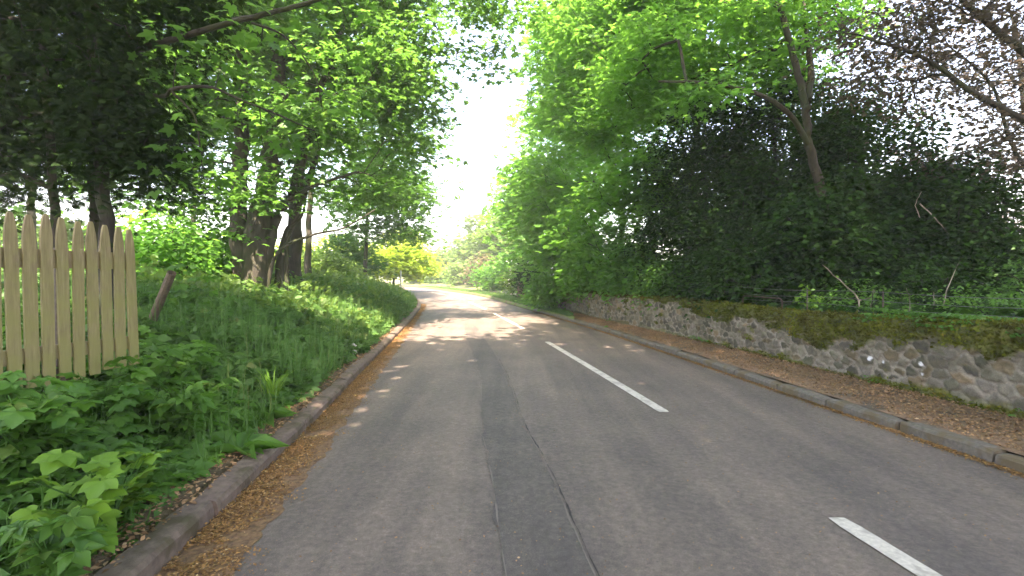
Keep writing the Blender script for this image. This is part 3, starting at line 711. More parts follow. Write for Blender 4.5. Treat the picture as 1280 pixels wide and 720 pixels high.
# dark hollies
dk = [('dark evergreen holly at the left end of the dark clump', 5.3, 14, [B(880, 230, 14, 1.5, 1.4, 2.4), B(860, 320, 13.6, 1.4, 1.2, 1.3)], .12),
      ('tallest dark evergreen holly behind the bent beech trunk', 6.8, 13.2, [B(960, 180, 13, 1.7, 1.4, 1.9), B(970, 280, 12.6, 1.7, 1.4, 1.7)], .13),
      ('dark evergreen holly right of the bent beech trunk', 7.6, 11.3, [B(1080, 200, 11.2, 1.3, 1.2, 1.6), B(1070, 290, 10.8, 1.5, 1.2, 1.3)], .12),
      ('low dark evergreen holly at the right end of the dark clump', 8.8, 10.4, [B(1170, 270, 10.4, 1.2, 1.2, 1.1), B(1150, 330, 10, 1.4, 1.1, .9)], .1),
      ('dark evergreen holly close behind the wall in the middle', 6.0, 11.4, [B(960, 345, 10.8, 1.5, .9, .8), B(1060, 345, 10, 1.4, .8, .7), B(1035, 285, 9.7, .9, .45, .75)], .08),
      ('dark bushy evergreen at the right edge of the photo', 10.6, 9.8, [B(1260, 345, 9.6, 1.5, 1.2, .8)], .08),
      ('dark evergreen holly deep in the wood behind', 10.5, 17, [B(1000, 240, 17, 3.2, 1.6, 3.2), B(1130, 300, 16, 2.5, 1.6, 1.9)], .16)]
for i, (lb, X, Y, bl, r) in enumerate(dk):
    z = gr_(X, Y) - .1; top = max(b[0][2] + b[1][2] * .5 for b in bl)
    tree('holly_tree', lb, 'tree', (X, Y, z), [([(X, Y, z), (X + .1, Y, z + 1.2), (X - .1, Y + .1, top)], r, .04), ([(X + .3, Y - .2, z), (X + .5, Y - .2, z + 1.1), (X + .7, Y - .1, top * .8)], r * .6, .03)],
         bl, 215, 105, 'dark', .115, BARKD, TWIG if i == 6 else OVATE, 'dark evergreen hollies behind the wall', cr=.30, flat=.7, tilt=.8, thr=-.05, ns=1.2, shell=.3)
# copper beech, top right
bx, by = 11.2, 9.2; bz = gr_(bx, by) - .1
tree('copper_beech', 'copper beech spreading thin dark branches and sparse brown leaves at the top right', 'tree', (bx, by, bz),
     [([(bx, by, bz), (11.0, 9.1, 2.4), P_(1380, 120, 9), P_(1360, -60, 9), P_(1340, -200, 9)], .25, .10),
      ([P_(1380, 180, 9), P_(1300, 90, 8.6), P_(1230, 35, 8.3), P_(1180, -10, 8)], .085, .035),
      ([P_(1380, 220, 9), P_(1290, 160, 8.8), P_(1215, 120, 8.5), P_(1150, 75, 8.2), P_(1075, 50, 8)], .07, .018),
      ([P_(1380, 260, 9), P_(1300, 230, 9), P_(1260, 180, 9), P_(1235, 110, 9.2), P_(1180, 60, 9.4)], .05, .014),
      ([P_(1300, 170, 8.8), P_(1240, 180, 8.6), P_(1170, 205, 8.5)], .035, .01),
      ([P_(1380, 330, 9), P_(1290, 290, 9.2), P_(1200, 290, 9.4)], .06, .015)],
     [B(1200, 60, 8.5, 2.0, 1.6, 1.2), B(1235, 160, 9, 1.4, 1.4, .9), B(1110, 50, 9, 1.1, 1.5, 1.0), B(1275, 235, 10, .9, 1.2, .6), B(1290, 60, 9.5, 1.6, 1.6, 1.4)],
     360, 28, 'copper', .090, BARKD, OVATE, None, cr=.19, flat=.5, tilt=.8, thr=-.04, ns=1.0, twig_r=.0045)
tree('young_beech', 'thin green tree filling the gap behind the copper beech', 'tree', (15.5, 15, gr_(15.5, 15) - .1),
     [([(15.5, 15, .9), (15.3, 15, 4), (14.5, 15, 9)], .16, .05)], [B(1230, 150, 14.5, 2.6, 2, 2.6), B(1120, 60, 15, 2.4, 2, 2.2), B(1290, 290, 15, 1.6, 1.6, 1.0)],
     110, 30, 'copper', .13, BARKD, TWIG, None, cr=.5, thr=.02, ns=.7)
# --- dark conifer upper left
bx, by = -5.0, 6.3; bz = gl(bx, by) - .1
ct = blob_tips([((-5.45, 6.35, 3.7), (1.35, 1.2, 1.25)), ((-5.2, 6.2, 5.3), (1.75, 1.5, 1.5)), ((-6.6, 6.6, 4.2), (1.2, 1.2, 2.0)), ((-4.6, 6.0, 3.2), (.55, .7, .65))], 330, -.02, 1.1, .3)
tree('cypress_tree', 'big dark conifer with drooping flat sprays behind the picket fence', 'tree', (bx, by, bz),
     [([(bx, by, bz), (bx + .02, by, 2.2), (bx - .1, by, 4), (bx - .2, by, 7)], .10, .04), ([(-5.75, 6.5, bz), (-5.8, 6.5, 2.6), (-6.0, 6.5, 6)], .07, .03)],
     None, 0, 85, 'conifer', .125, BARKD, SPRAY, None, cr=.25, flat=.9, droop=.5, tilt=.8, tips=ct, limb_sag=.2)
# --- bough hanging in from the upper left
bx, by = -5.9, 7.3; bz = gl(bx, by) - .1
ot = np.vstack([px(x, y, Z) for x, y, Z in ((250, 40, 5.6), (300, 25, 5.7), (360, 18, 5.8), (420, -10, 6), (330, 60, 5.9), (390, 60, 6.1), (300, 150, 5.9), (350, 155, 6), (400, 185, 6.2), (260, 190, 6), (232, 180, 5.8), (255, 210, 5.9), (440, 40, 6.3), (470, -20, 6.5), (410, 120, 6.4), (370, 110, 6.2), (330, 185, 6.1), (225, 75, 5.7), (280, 90, 5.9))])
tree('maple_tree', 'tree behind the conifer reaching dark bare boughs across the upper left', 'tree', (bx, by, bz),
     [([(bx, by, bz), (-5.85, 7.3, 3), (-5.5, 7.1, 4.1), (-5.2, 7.0, 4.6)], .13, .07),
      ([(-5.3, 7.0, 4.5), P_(180, 64, 6.3), P_(230, 50, 5.8), P_(300, 30, 5.6), P_(355, 17, 5.7), P_(410, 0, 5.8), P_(470, -35, 6)], .042, .018),
      ([(-5.5, 7.1, 4.1), P_(150, 112, 6.6), P_(205, 122, 5.9), P_(222, 113, 5.6), P_(265, 111, 5.7), P_(300, 125, 5.8), P_(347, 144, 5.9), P_(395, 165, 6.1)], .030, .008),
      ([P_(218, 116, 5.6), P_(245, 145, 5.7), P_(252, 180, 5.8), P_(255, 212, 5.9)], .017, .005),
      ([P_(318, 32, 5.65), P_(360, 50, 5.8), P_(395, 95, 6.0), P_(405, 140, 6.2)], .014, .005)],
     None, 0, 16, 'maple', .13, BARKD, MAPLE, None, cr=.24, tips=ot, twig_r=.004, flat=.6)
# --- bough of high leaves over the road gap (leaves only thinly, from a tree on the left bank)
bx, by = -6.6, 15.5; bz = gl(bx, by) - .1
tree('lime_tree', 'tree whose high sparse twigs hang over the road against the white sky', 'tree', (bx, by, bz),
     [([(bx, by, bz), (-6.4, 15.3, 4), (-5.6, 15, 7.5), (-4.0, 14.6, 10), (-1.5, 14, 11.5)], .22, .06)],
     [B(590, 20, 14, 1.6, 1.6, 1.0), B(640, -20, 13.5, 1.5, 2, .5), B(545, 90, 14.5, .8, 1.2, 1.6), B(560, -60, 14, 2.6, 2.4, 1.8), B(600, 70, 14, .9, 1.2, .7), B(480, -60, 14.5, 2.4, 2.4, 2.2)],
     140, 40, 'maple', .14, BARK, MAPLE, GRP_L, cr=.34, thr=.05, ns=.9)

# --- tall trees beside and behind the camera that throw the shade
def shade(X, Y, H, label, blobs, n=200, per=34, ls=.34, thr=-.05):
    z = gl(X, Y) - .1 if X < 0 else gr_(X, Y) - .15
    return tree('roadside_tree', label, 'tree', (X, Y, z), [([(X, Y, z), (X, Y, H * .45), (X * .8, Y, H)], .3, .1)], blobs, n, per, 'beech', ls, BARK, TWIG, 'tall roadside trees around the viewpoint', cr=.6, thr=thr, ns=.45)
shade(8.5, 1.0, 11, 'tall tree behind the wall beside the viewpoint', [((6.5, -1, 10.5), (4.5, 5, 2.6)), ((4.5, 3, 12.5), (4, 5, 2)), ((9, 4, 12), (3, 4, 2.5)), ((3, -7, 10), (4, 4, 2)), ((4, -2, 11.5), (4, 4, 1.6))], 420, 40)
shade(7.5, -11, 11, 'tall tree behind the wall well behind the viewpoint', [((5, -10, 11), (5, 5, 3)), ((3, -5, 12.5), (4, 4, 2))], 240, 38)
shade(-6, -7, 11, 'tall tree on the left bank behind the viewpoint', [((-4, -6.5, 10.5), (4.5, 5, 3)), ((-.5, -9, 12), (4, 4, 2.4)), ((-.5, .5, 11.5), (3.2, 5, 1.6)), ((-1.5, -3, 10.5), (3, 4, 1.6))], 420, 40)

# ------------------------------------------------------------------ picket fence
FR, FL = np.array([-3.35, 4.5]), np.array([-3.57, 3.65])
fd = (FL - FR) / 8.0; fu = fd / np.linalg.norm(fd); fn = np.array([-fu[1], fu[0]]); fn = fn if fn[0] > 0 else -fn
fence = empty('picket_fence', (FR[0], FR[1], .3), 'weathered pale wooden picket fence with pointed tops ending in the undergrowth at the left', 'fence')
fo = np.array(fence.location)
def picket(i):
    c = FR + fd * i; top = [1.905, 1.915, 1.93, 1.935, 1.93, 1.945, 1.955, 1.955, 1.955, 1.96][min(i, 9)] + random.uniform(-.008, .008)
    bot = .70 + random.uniform(-.03, .03) - (.1 if i > 5 else 0)
    w = .042 + random.uniform(-.002, .002); th = .018; lean = random.uniform(-.012, .012) + (.02 if i == 0 else 0)
    prof = [(bot, w), (bot + .4, w), (top - .26, w * .98), (top - .16, w * .94), (top - .10, w * .80), (top - .045, w * .58), (top - .015, w * .42), (top, w * .24)]
    V = []
    for z, hw in prof:
        sh = lean * (z - 1.2)
        for sx, sn in ((-1, 0), (1, 0), (1, 1), (-1, 1)):
            q = c + fu * (sx * hw + sh) + fn * (th * (sn - 0))
            V.append((q[0], q[1], z))
    n = len(prof); Q = []
    for k in range(n - 1):
        for e in range(4): Q.append((k * 4 + e, k * 4 + (e + 1) % 4, k * 4 + 4 + (e + 1) % 4, k * 4 + 4 + e))
    Q.append((0, 1, 2, 3)); Q.append((n * 4 - 4, n * 4 - 3, n * 4 - 2, n * 4 - 1))
    org = np.array([c[0], c[1], bot])
    o = mesh_np('picket', V, Q, M_PICKET, fence, origin=org); o.location = (org - fo).tolist()
for i in range(16): picket(i)
def rail(z0, z1, mat):
    V = []
    for t in (-.35, 15.6):
        c = FR + fd * t
        for z, d in ((z0, -.003), (z0, -.045), (z1, -.045), (z1, -.003)):
            q = c + fn * d; V.append((q[0], q[1], z))
    Q = [(0, 1, 5, 4), (1, 2, 6, 5), (2, 3, 7, 6), (3, 0, 4, 7), (0, 1, 2, 3), (4, 5, 6, 7)]
    mesh_np('rail', V, Q, mat, fence, origin=fo)
rail(1.56, 1.70, M_PICKET); rail(.86, .97, M_PICKET)
for t in (4.5, 14.5):
    c = FR + fd * t - fn * .09; ts = TubeSet(); ts.add([(c[0], c[1], .1), (c[0], c[1], 1.72)], .05, 6); ts.build('post', M_OLDWOOD, fence, fo, smooth=False)

# ------------------------------------------------------------------ undergrowth on the left bank
def cover_h(o, y): return np.interp(o, [.22, .5, 1, 1.6, 3], [.05, .16, .30, .36, .42]) * np.interp(y, [0, 6, 10, 16, 30, 40], [1, 1, 1.35, 1.6, 1.45, 1.0])
def clump(x, y, s, z=0): return np.array([mnoise.noise(Vector((float(a) * s, float(b) * s, z))) for a, b in zip(x, y)])
def bank(n, y0, y1, o0, o1, pw=1.5, po=1.0):
    y = y0 + (y1 - y0) * rng.random(n) ** pw; o = o0 + (o1 - o0) * rng.random(n) ** po; x = xL(y) - .155 - o
    return x, y, o
def cover(name, label, n, y0, y1, o0, o1, tpl, mat, smin, smax, layer, droop=.2, tilt=.45, zn=(.35, 1.0), pw=1.5, thr=None, po=1.0, ns=2.2):
    x, y, o = bank(n, y0, y1, o0, o1, pw, po)
    edge = o - .16 * clump(x, y, 1.7, layer) > o0 * .6 + .12
    if thr is not None: edge &= clump(x, y, 1.1, layer + 9) > thr
    x, y, o = x[edge], y[edge], o[edge]; n = len(x)
    lum = clump(x, y, ns, layer + 3)
    h = cover_h(o, y) * (1 + .55 * lum) * rng.uniform(zn[0], zn[1], n)
    pos = np.stack([x, y, HL(o, y) + h], 1); fr = rand_frames(n, droop, tilt)
    r = np.clip(.45 + .5 * lum + rng.normal(0, .2, n), 0, 1)
    o_ = leaf_mesh(name, tpl, pos, fr, rng.uniform(smin, smax, n), LM[mat], rnd=r); tag(o_, label, 'ground cover', kind='stuff'); return o_
cover('leafy_ground_cover', 'thick cover of five-part green leaves on the near left bank', 9500, .9, 7.5, .12, 3.6, STAR, 'herb', .07, .15, 1.0, pw=1.3)
cover('leafy_ground_cover', 'lobed green leaves carpeting the near left bank', 7000, .9, 8.5, .2, 3.8, MAPLE, 'herb', .09, .17, 2.0, zn=(.5, 1.15), pw=1.3, thr=-.1)
cover('leafy_ground_cover', 'small low weeds below the taller leaves on the left bank', 16000, .9, 12, .05, 4, OVATE, 'herb', .04, .09, 3.0, zn=(.05, .7), pw=1.4)
cover('cow_parsley_foliage', 'fine ferny foliage of the tall weeds farther along the left bank', 60000, 6.0, 34, .1, 8, TWIG, 'grass', .10, .24, 4.0, droop=-.2, tilt=.9, zn=(.25, 1.15), pw=1.35, po=1.15)
# upright blades
def blades(name, label, n, y0, y1, o0, o1, hmin, hmax, w, mat='grass', pw=1.4, thr=None, po=1.1):
    x, y, o = bank(n, y0, y1, o0, o1, pw, po)
    if thr is not None:
        k = clump(x, y, 1.4, 20) > thr; x, y, o = x[k], y[k], o[k]
    n = len(x); az = rng.uniform(0, 2 * np.pi, n); ln = rng.uniform(.1, .9, n)
    ax = np.stack([np.cos(az) * ln, np.sin(az) * ln, np.ones(n)], 1); fr = frames(ax, np.stack([np.cos(az), np.sin(az), np.zeros(n) + .1], 1))
    lum = clump(x, y, .9, 30)
    L = rng.uniform(hmin, hmax, n) * (1 + .3 * lum) * np.interp(o, [0, .3, 1], [.45, .7, 1]); wd = L * 0 + w * rng.uniform(.7, 1.4, n)
    pos = np.stack([x, y, HL(o, y) - .01], 1)
    o_ = leaf_mesh(name, BLADE, pos, fr, L, LM[mat], wid=wd / 1.0, rnd=np.clip(.5 + .5 * lum + rng.normal(0, .2, n), 0, 1)); return tag(o_, label, 'tall grass', kind='stuff')
blades('tall_grass', 'tall green grass along the left bank towards the bend', 17000, 6, 36, .1, 9, .40, 1.0, .012)
cover('cow_parsley_foliage', 'broad soft leaves among the tall weeds along the left bank', 36000, 5, 30, .1, 8, OVATE, 'grass', .08, .18, 6.0, droop=.1, tilt=.9, zn=(.2, 1.3), pw=1.4, po=1.1)
cover('cow_parsley_foliage', 'pale feathery tops of the tall weeds towards the bend', 9000, 9, 34, .3, 8, TWIG, 'pale', .10, .2, 7.0, droop=-.6, tilt=.9, zn=(1.0, 1.5), pw=1.3, po=1.1, thr=-.05)
blades('tall_grass', 'scattered grass blades among the weeds near the left kerb', 5000, 1.2, 8, .1, 3.5, .25, .55, .010, thr=-.05)

def plant(name, label, cat, base, stems, leaves, mat, tpl, size, stem_r=.006, group=None, tilt=.35, droop=.25, stem_mat=None):
    """stems: list of paths; leaves: list of (point, azimuth or None, size factor)"""
    base = np.array([float(v) for v in base]); root = empty(name, base, label, cat, group)
    ts = TubeSet()
    for p in stems: ts.add(smooth_path(p, 7), np.linspace(stem_r, stem_r * .5, 7), 4)
    ts.build('stem', stem_mat or LM['herb'], root, base)
    P_ = np.array([l[0] for l in leaves], float)
    az = np.array([rng.uniform(0, 6.28) if l[1] is None else l[1] for l in leaves])
    leaf_mesh('foliage', tpl, P_, rand_frames(len(P_), droop, tilt, az), size * np.array([l[2] for l in leaves]) * rng.uniform(.85, 1.1, len(P_)), LM[mat], root, base)
    return root
def leafy(name, label, cat, x, y, top, mat, tpl, size, n, spread, layers=4, group=None, **k):
    z = gl(x, y) if x < 0 else gr_(x, y)
    z -= .02
    stems, leaves = [], []
    for i in range(n):
        a = rng.uniform(0, 6.28); r = spread * rng.uniform(.2, 1) ; h = z + (top - z) * rng.uniform(.7, 1) * (1 - .3 * r / spread)
        tip = np.array([x + math.cos(a) * r, y + math.sin(a) * r, h])
        stems.append([(x, y, z), ((x + tip[0]) / 2 * .6 + x * .4, (y + tip[1]) / 2 * .6 + y * .4, z + (h - z) * .6), tip])
        for q in range(layers):
            f = 1 - q * .22; c = np.array([x, y, z]) * (1 - f) + tip * f + rng.normal(0, .03, 3)
            leaves.append((c, a + rng.normal(0, .6) + (q % 2) * 1.2, 1))
            leaves.append((c, a + math.pi * .7 + rng.normal(0, .6), .85))
    return plant(name, label, cat, (x, y, z), stems, leaves, mat, tpl, size, group=group, **k)
G = 'separate leafy plants on the left bank'
p = px(130, 552, 2.55)
LOBE = t_maple(.72)
leafy('leafy_plant', 'brightest lime green broad-leaved plant in a patch of sun near the left kerb', 'plant', p[0], p[1], p[2] + .10, 'lush', LOBE, .14, 9, .34, 3, G, tilt=.35)
p = px(25, 450, 2.9); leafy('leafy_plant', 'broad-leaved plant covering the foot of the picket fence at the left edge', 'plant', p[0], p[1], p[2] + .02, 'herb', LOBE, .13, 8, .30, 4, G)
p = px(72, 480, 3.0); leafy('leafy_plant', 'rounded leafy weed in front of the middle of the picket fence', 'plant', p[0], p[1], p[2] + .05, 'herb', LOBE, .14, 7, .30, 3, G)
for (qx, qy, qz, lb) in ((118, 468, 3.6, 'dark green weed hiding the foot of the sixth picket from the right end'), (40, 480, 2.9, 'broad green weed hiding the foot of the pickets near the left edge'), (150, 478, 4.0, 'spreading green weed under the right end of the picket fence')):
    p = px(qx, qy, qz); leafy('leafy_plant', lb, 'plant', p[0], p[1], p[2] + .10, 'herb', LOBE, .12, 9, .30, 4, G)
p = px(190, 432, 4.5); leafy('leafy_plant', 'leafy plant touching the right end of the picket fence', 'plant', p[0], p[1], p[2] + .15, 'herb', LOBE, .17, 6, .26, 5, G)
p = px(245, 425, 5.0); leafy('leafy_plant', 'upright broad-leaved weed just right of the picket fence', 'plant', p[0], p[1], p[2] + .12, 'herb', LOBE, .15, 6, .3, 5, G)
p = px(225, 470, 3.9); leafy('leafy_plant', 'low spreading weed between the picket fence and the kerb', 'plant', p[0], p[1], p[2] + .02, 'herb', STAR, .14, 7, .3, 4, G)
p = px(60, 640, 2.1); leafy('leafy_plant', 'lighter green weed in the bottom left corner', 'plant', p[0], p[1], p[2] + .02, 'herb', STAR, .11, 7, .22, 4, G)
p = px(205, 330, 7.5); leafy('leafy_plant', 'young green sapling beside the leaning cut log', 'plant', p[0], p[1] + .5, p[2] + .3, 'herb', LOBE, .17, 9, .55, 6, G)
def blade_plant(label, x, y, n, L, w, mat, flat=.9, name='dock_plant', cat='dock plant'):
    z = gl(x, y); root = empty(name, (x, y, z), label, cat)
    az = rng.uniform(0, 6.28, n) if n != 3 else np.array([-.5, .35, 2.4]); ln = rng.uniform(flat * .6, flat, n)
    ax = np.stack([np.cos(az) * ln, np.sin(az) * ln, 1.15 - ln], 1); fr = frames(ax, np.stack([np.cos(az) * .1, np.sin(az) * .1, np.ones(n)], 1))
    base = np.array([x, y, z]); pos = base + rng.normal(0, .02, (n, 3)) * [1, 1, 0]
    leaf_mesh('leaves', t_ovate(.2, .35, .1) if name == 'dock_plant' else BLADE, pos, fr, L * rng.uniform(.8, 1.1, n), LM[mat], root, base, wid=None if name == 'dock_plant' else np.full(n, w)); return root
p = px(300, 560, 4.0); blade_plant('broad-leaved dock hanging two long leaves over the left kerb', p[0] - .02, p[1], 9, .34, 0, 'herb', 1.0)
p = px(345, 520, 4.9); blade_plant('smaller dock with drooping long leaves by the left kerb', p[0] - .1, p[1], 8, .30, 0, 'herb', .9)
p = px(352, 505, 5.2); blade_plant('upright tuft of bright green strap leaves near the left kerb', p[0] - .16, p[1] + .1, 46, .42, .02, 'lush', .45, 'grass_tuft', 'grass tuft')

# leaning cut log
p0, p1 = px(196, 385, 6.2), px(215, 341, 6.0)
lg = empty('leaning_log', p0, 'short sawn brown log leaning among the weeds right of the picket fence', 'log')
ts = TubeSet(); ts.add([p0 - (p1 - p0) * .5, p0, p1], [.050, .049, .047], 10); ts.build('stem', M_OLDWOOD, lg, p0, smooth=False)

# ------------------------------------------------------------------ heap of rubble by the left kerb
def rock(name, c, s, mat, parent, org):
    import bmesh
    bm = bmesh.new(); bmesh.ops.create_icosphere(bm, subdivisions=2, radius=1)
    sd = random.uniform(0, 99)
    for v in bm.verts:
        d = 1 + .35 * mnoise.noise(v.co * 1.3 + Vector((sd, 0, 0))); v.co = Vector((v.co.x * s[0] * d, v.co.y * s[1] * d, v.co.z * s[2] * d))
    me = bpy.data.meshes.new(name); bm.to_mesh(me); bm.free(); me.materials.append(mat)
    o = link(name, me, parent); o.location = (np.array(c) - np.array(org)).tolist(); o.rotation_euler = (random.uniform(-.4, .4), random.uniform(-.4, .4), random.uniform(0, 3)); return o
M_PALE = simple('pale_rubble', (.22, .21, .20), (.46, .44, .42), 30, .8, .6, .01)
p = px(438, 446, 9.0); p[2] = gl(p[0] - .05, 9.0)
hp = empty('rubble_heap', (p[0] - .05, p[1], p[2]), 'small heap of pale grey rubble half hidden in the weeds at the left kerb', 'rubble heap')
for i, (dx, dy, dz, s) in enumerate(((0, 0, .08, .10), (-.18, .05, .07, .10), (.13, -.1, .05, .07), (-.08, -.1, .13, .07), (-.3, -.02, .04, .07), (.05, .12, .12, .08))):
    rock('stone', (p[0] - .05 + dx, p[1] + dy, p[2] + dz), (s, s * .8, s * .6), M_PALE, hp, hp.location)

# ------------------------------------------------------------------ wire fence and growth on top of the wall
wf = empty('wire_fence', (float(xW(8.)) + .42, 8, .95), 'low rusty wire fence with hooped iron posts just behind the mossy wall top', 'wire fence')
wo = np.array(wf.location)
def fx(y, d=.46): return float(xW(y)) + d
for hgt in (1.06, 1.16, 1.27):
    yy = np.arange(-3, 16.2, .4); ts = TubeSet(); ts.add([(fx(v), v, hgt + .012 * math.sin(v * 2.1 + hgt * 9)) for v in yy], .0035, 4); ts.build('wire', M_WIRE, wf, wo)
for y in (2.5, 4.6, 6.9, 8.3, 10.6, 13.2, 15.8):
    ts = TubeSet(); ts.add([(fx(y), y, .6), (fx(y) + .01, y + .02, 1.3)], .009, 5); ts.build('post', M_IRON, wf, wo)
for y in (9.9,):
    a = np.linspace(0, math.pi / 2, 6); r = .07
    pth = [(fx(y, .40), y, .80), (fx(y, .40), y, 1.05)] + [(fx(y, .40) + (r - r * math.cos(q)) * .3, y - (r - r * math.cos(q)), 1.05 + r * math.sin(q)) for q in a[1:]] + [(fx(y - 1.0, .43), y - 1.0, 1.11), (fx(y - 1.05, .43), y - 1.06, 1.06), (fx(y - 1.05, .43), y - 1.06, .80)]
    ts = TubeSet(); ts.add(pth, .013, 6); ts.build('hoop', M_IRON, wf, wo)

def branchy(name, label, cat, paths, mat, base):
    root = empty(name, base, label, cat); b = np.array([float(v) for v in base])
    for p, ra, rb in paths:
        ts = TubeSet(); P_ = smooth_path(p, 10); P_[1:-1] += rng.normal(0, ra * .6, P_[1:-1].shape); ts.add(P_, np.linspace(ra, rb, 10), 5); ts.build('branch', mat, root, b)
    return root
q = lambda x, y, Z=7.6: px(x, y, Z)
branchy('dead_branch', 'pale bare forked dead branch standing just behind the wall, right of the lime green sapling', 'dead branch',
        [([q(1070, 412), q(1073, 375), q(1050, 350), q(1028, 331)], .014, .006), ([q(1084, 412), q(1090, 385), q(1092, 362)], .012, .005), ([q(1073, 376), q(1088, 372), q(1094, 362)], .008, .004)], BARKP, q(1075, 412))
branchy('dead_branch', 'thin grey dead stems crossing behind the wall towards the right edge', 'dead branch',
        [([q(1166, 415), q(1168, 380), q(1167, 365)], .010, .005), ([q(1176, 415), q(1180, 375), q(1190, 345), q(1200, 325)], .010, .003), ([q(1135, 415), q(1138, 380), q(1133, 360)], .009, .004)], BARKP, q(1168, 415))
branchy('dead_branch', 'yellowish broken dead branch caught in the dark hollies at the right', 'dead branch',
        [([q(1148, 255, 9.3), q(1170, 275, 9.3), q(1185, 293, 9.3)], .012, .006), ([q(1148, 272, 9.3), q(1143, 255, 9.3), q(1150, 240, 9.3)], .008, .004)], BARKP, q(1185, 293, 9.3))
p = px(1012, 392, 8.6)
plant('sapling', 'lime green young sapling growing just behind the wall beside the pale dead branch', 'sapling', p,
      [[p, p + [0, 0, .2], p + [-.08, 0, .48]], [p, p + [.1, 0, .2], p + [.2, 0, .28]], [p, p + [-.05, 0, .12], p + [-.16, 0, .28]]],
      [(p + np.array([dx, rng.uniform(-.1, .1), dz]), None, 1) for dx, dz in [(-.08, .48), (-.06, .42), (-.04, .36), (-.02, .3), (0, .25), (.04, .2), (.1, .22), (.2, .28), (.15, .24), (-.16, .28), (-.12, .22), (-.08, .16), (.02, .12), (.12, .15), (-.1, .34), (.06, .3)] for _ in range(4)],
      'lush', OVATE, .085, .006, tilt=.7)

# low growth behind the wall
def shrub(label, x, y, Z, rx, ry, rz, leaf, n=60, per=60, ls=.11, tpl=OVATE, name='shrub', cat='shrub', grp=None, cr=.24, thr=-.3, base=None, **k):
    c = px(x, y, Z); X, Y = float(c[0]), float(c[1]); z = (gl(X, Y) if X < 0 else gr_(X, Y)) - .05
    if base is not None: z = base
    return tree(name, label, cat, (X, Y, z), [([(X, Y, z), (X + .05, Y, z + max(.2, (c[2] - z) * .5)), (X, Y + .05, max(c[2], z + .3))], .03, .012), ([(X + .1, Y, z), (X + .25, Y, z + max(.2, (c[2] - z) * .5)), (X + .3, Y + .05, max(c[2], z + .3))], .02, .01)],
                [(c, (rx, ry, rz))], n, per, leaf, ls, BARKD, tpl, grp, cr=cr, flat=.7, tilt=.7, thr=thr, ns=1.2, **k)
GS = 'shrubs growing behind the wall'
for a in (('bright green shrub drooping over the end of the wall', 686, 362, 20.5, .75, .7, .55, 'beech', 50, 60, .16),
          ('green bush over the wall top just right of the wall end', 735, 345, 18, .8, .7, .8, 'beech', 60, 60, .15),
          ('green bush behind the wall under the layered bright boughs', 790, 340, 15.5, .9, .7, .8, 'beech', 60, 60, .13),
          ('mid green bush between the bright boughs and the dark hollies', 840, 355, 13.2, .8, .6, .5, 'herb', 50, 60, .10),
          ('low dark shrub behind the hooped iron post', 930, 372, 11, .9, .5, .35, 'dark', 50, 60, .09),
          ('low green shrub behind the pale dead branch', 1075, 385, 8.8, .7, .4, .25, 'herb', 44, 60, .07),
          ('low green shrub along the wall top near the right edge', 1225, 395, 7.4, .8, .4, .22, 'herb', 50, 60, .06),
          ('dark shrub behind the thin grey dead stems', 1170, 370, 8.8, .8, .5, .4, 'dark', 60, 60, .08),
          ('dim green bush at the far right behind the wall', 1290, 360, 8.4, 1.0, .6, .45, 'herb', 60, 60, .08)):
    shrub(a[0], *a[1:7], a[7], a[8], a[9], a[10], grp=GS)
# trailing ivy-like greenery over the wall near the right edge
def trail(n):
    i = rng.integers(0, len(Wy), n); y = Wy[i]; k = (y > 3) & (y < 7.6); return y[k]
yv = 2.6 + 4.6 * rng.random(5200); uu = rng.uniform(-.05, .40, len(yv)); sel = (clump(yv, uu * 3, 1.3, 44) + np.interp(yv, [2.6, 5, 7.2], [.45, .2, -.35])) > 0
yv, uu = yv[sel], uu[sel]
ii = np.searchsorted(Wy, yv); pos = np.stack([xW(yv) + uu, yv, .99 + .03 * rng.random(len(yv)) + .05 * (uu > .1) - .06 * (uu < 0)], 1)
o = leaf_mesh('creeping_weeds', OVATE, pos, rand_frames(len(yv), .2, .6), rng.uniform(.03, .065, len(yv)), LM['herb']); tag(o, 'small green creeping leaves over the wall top near the right edge', 'ground cover', kind='stuff')
# weeds on the floor of the wood, and low growth at the foot of the wall
n = 26000; yw = 3 + 26 * rng.random(n) ** 1.2; ow = .5 + 8 * rng.random(n) ** 1.3; xw = xW(yw) + ow
zz = np.array([gr_(float(a), float(b)) for a, b in zip(xw, yw)])
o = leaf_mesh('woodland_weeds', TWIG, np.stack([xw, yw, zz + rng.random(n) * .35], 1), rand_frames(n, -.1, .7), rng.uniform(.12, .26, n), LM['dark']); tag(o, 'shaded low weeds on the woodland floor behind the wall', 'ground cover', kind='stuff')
n = 1500; yw = 3.5 + 16 * rng.random(n); sel = clump(yw, yw, .9, 51) > .25; yw = yw[sel]; n = len(yw)
o = leaf_mesh('weeds_at_wall_foot', OVATE, np.stack([xW(yw) - .05 - .12 * rng.random(n), yw, .17 + .08 * rng.random(n)], 1), rand_frames(n, 0, .6), rng.uniform(.03, .07, n), LM['herb']); tag(o, 'small green weeds at the foot of the stone wall', 'ground cover', kind='stuff')
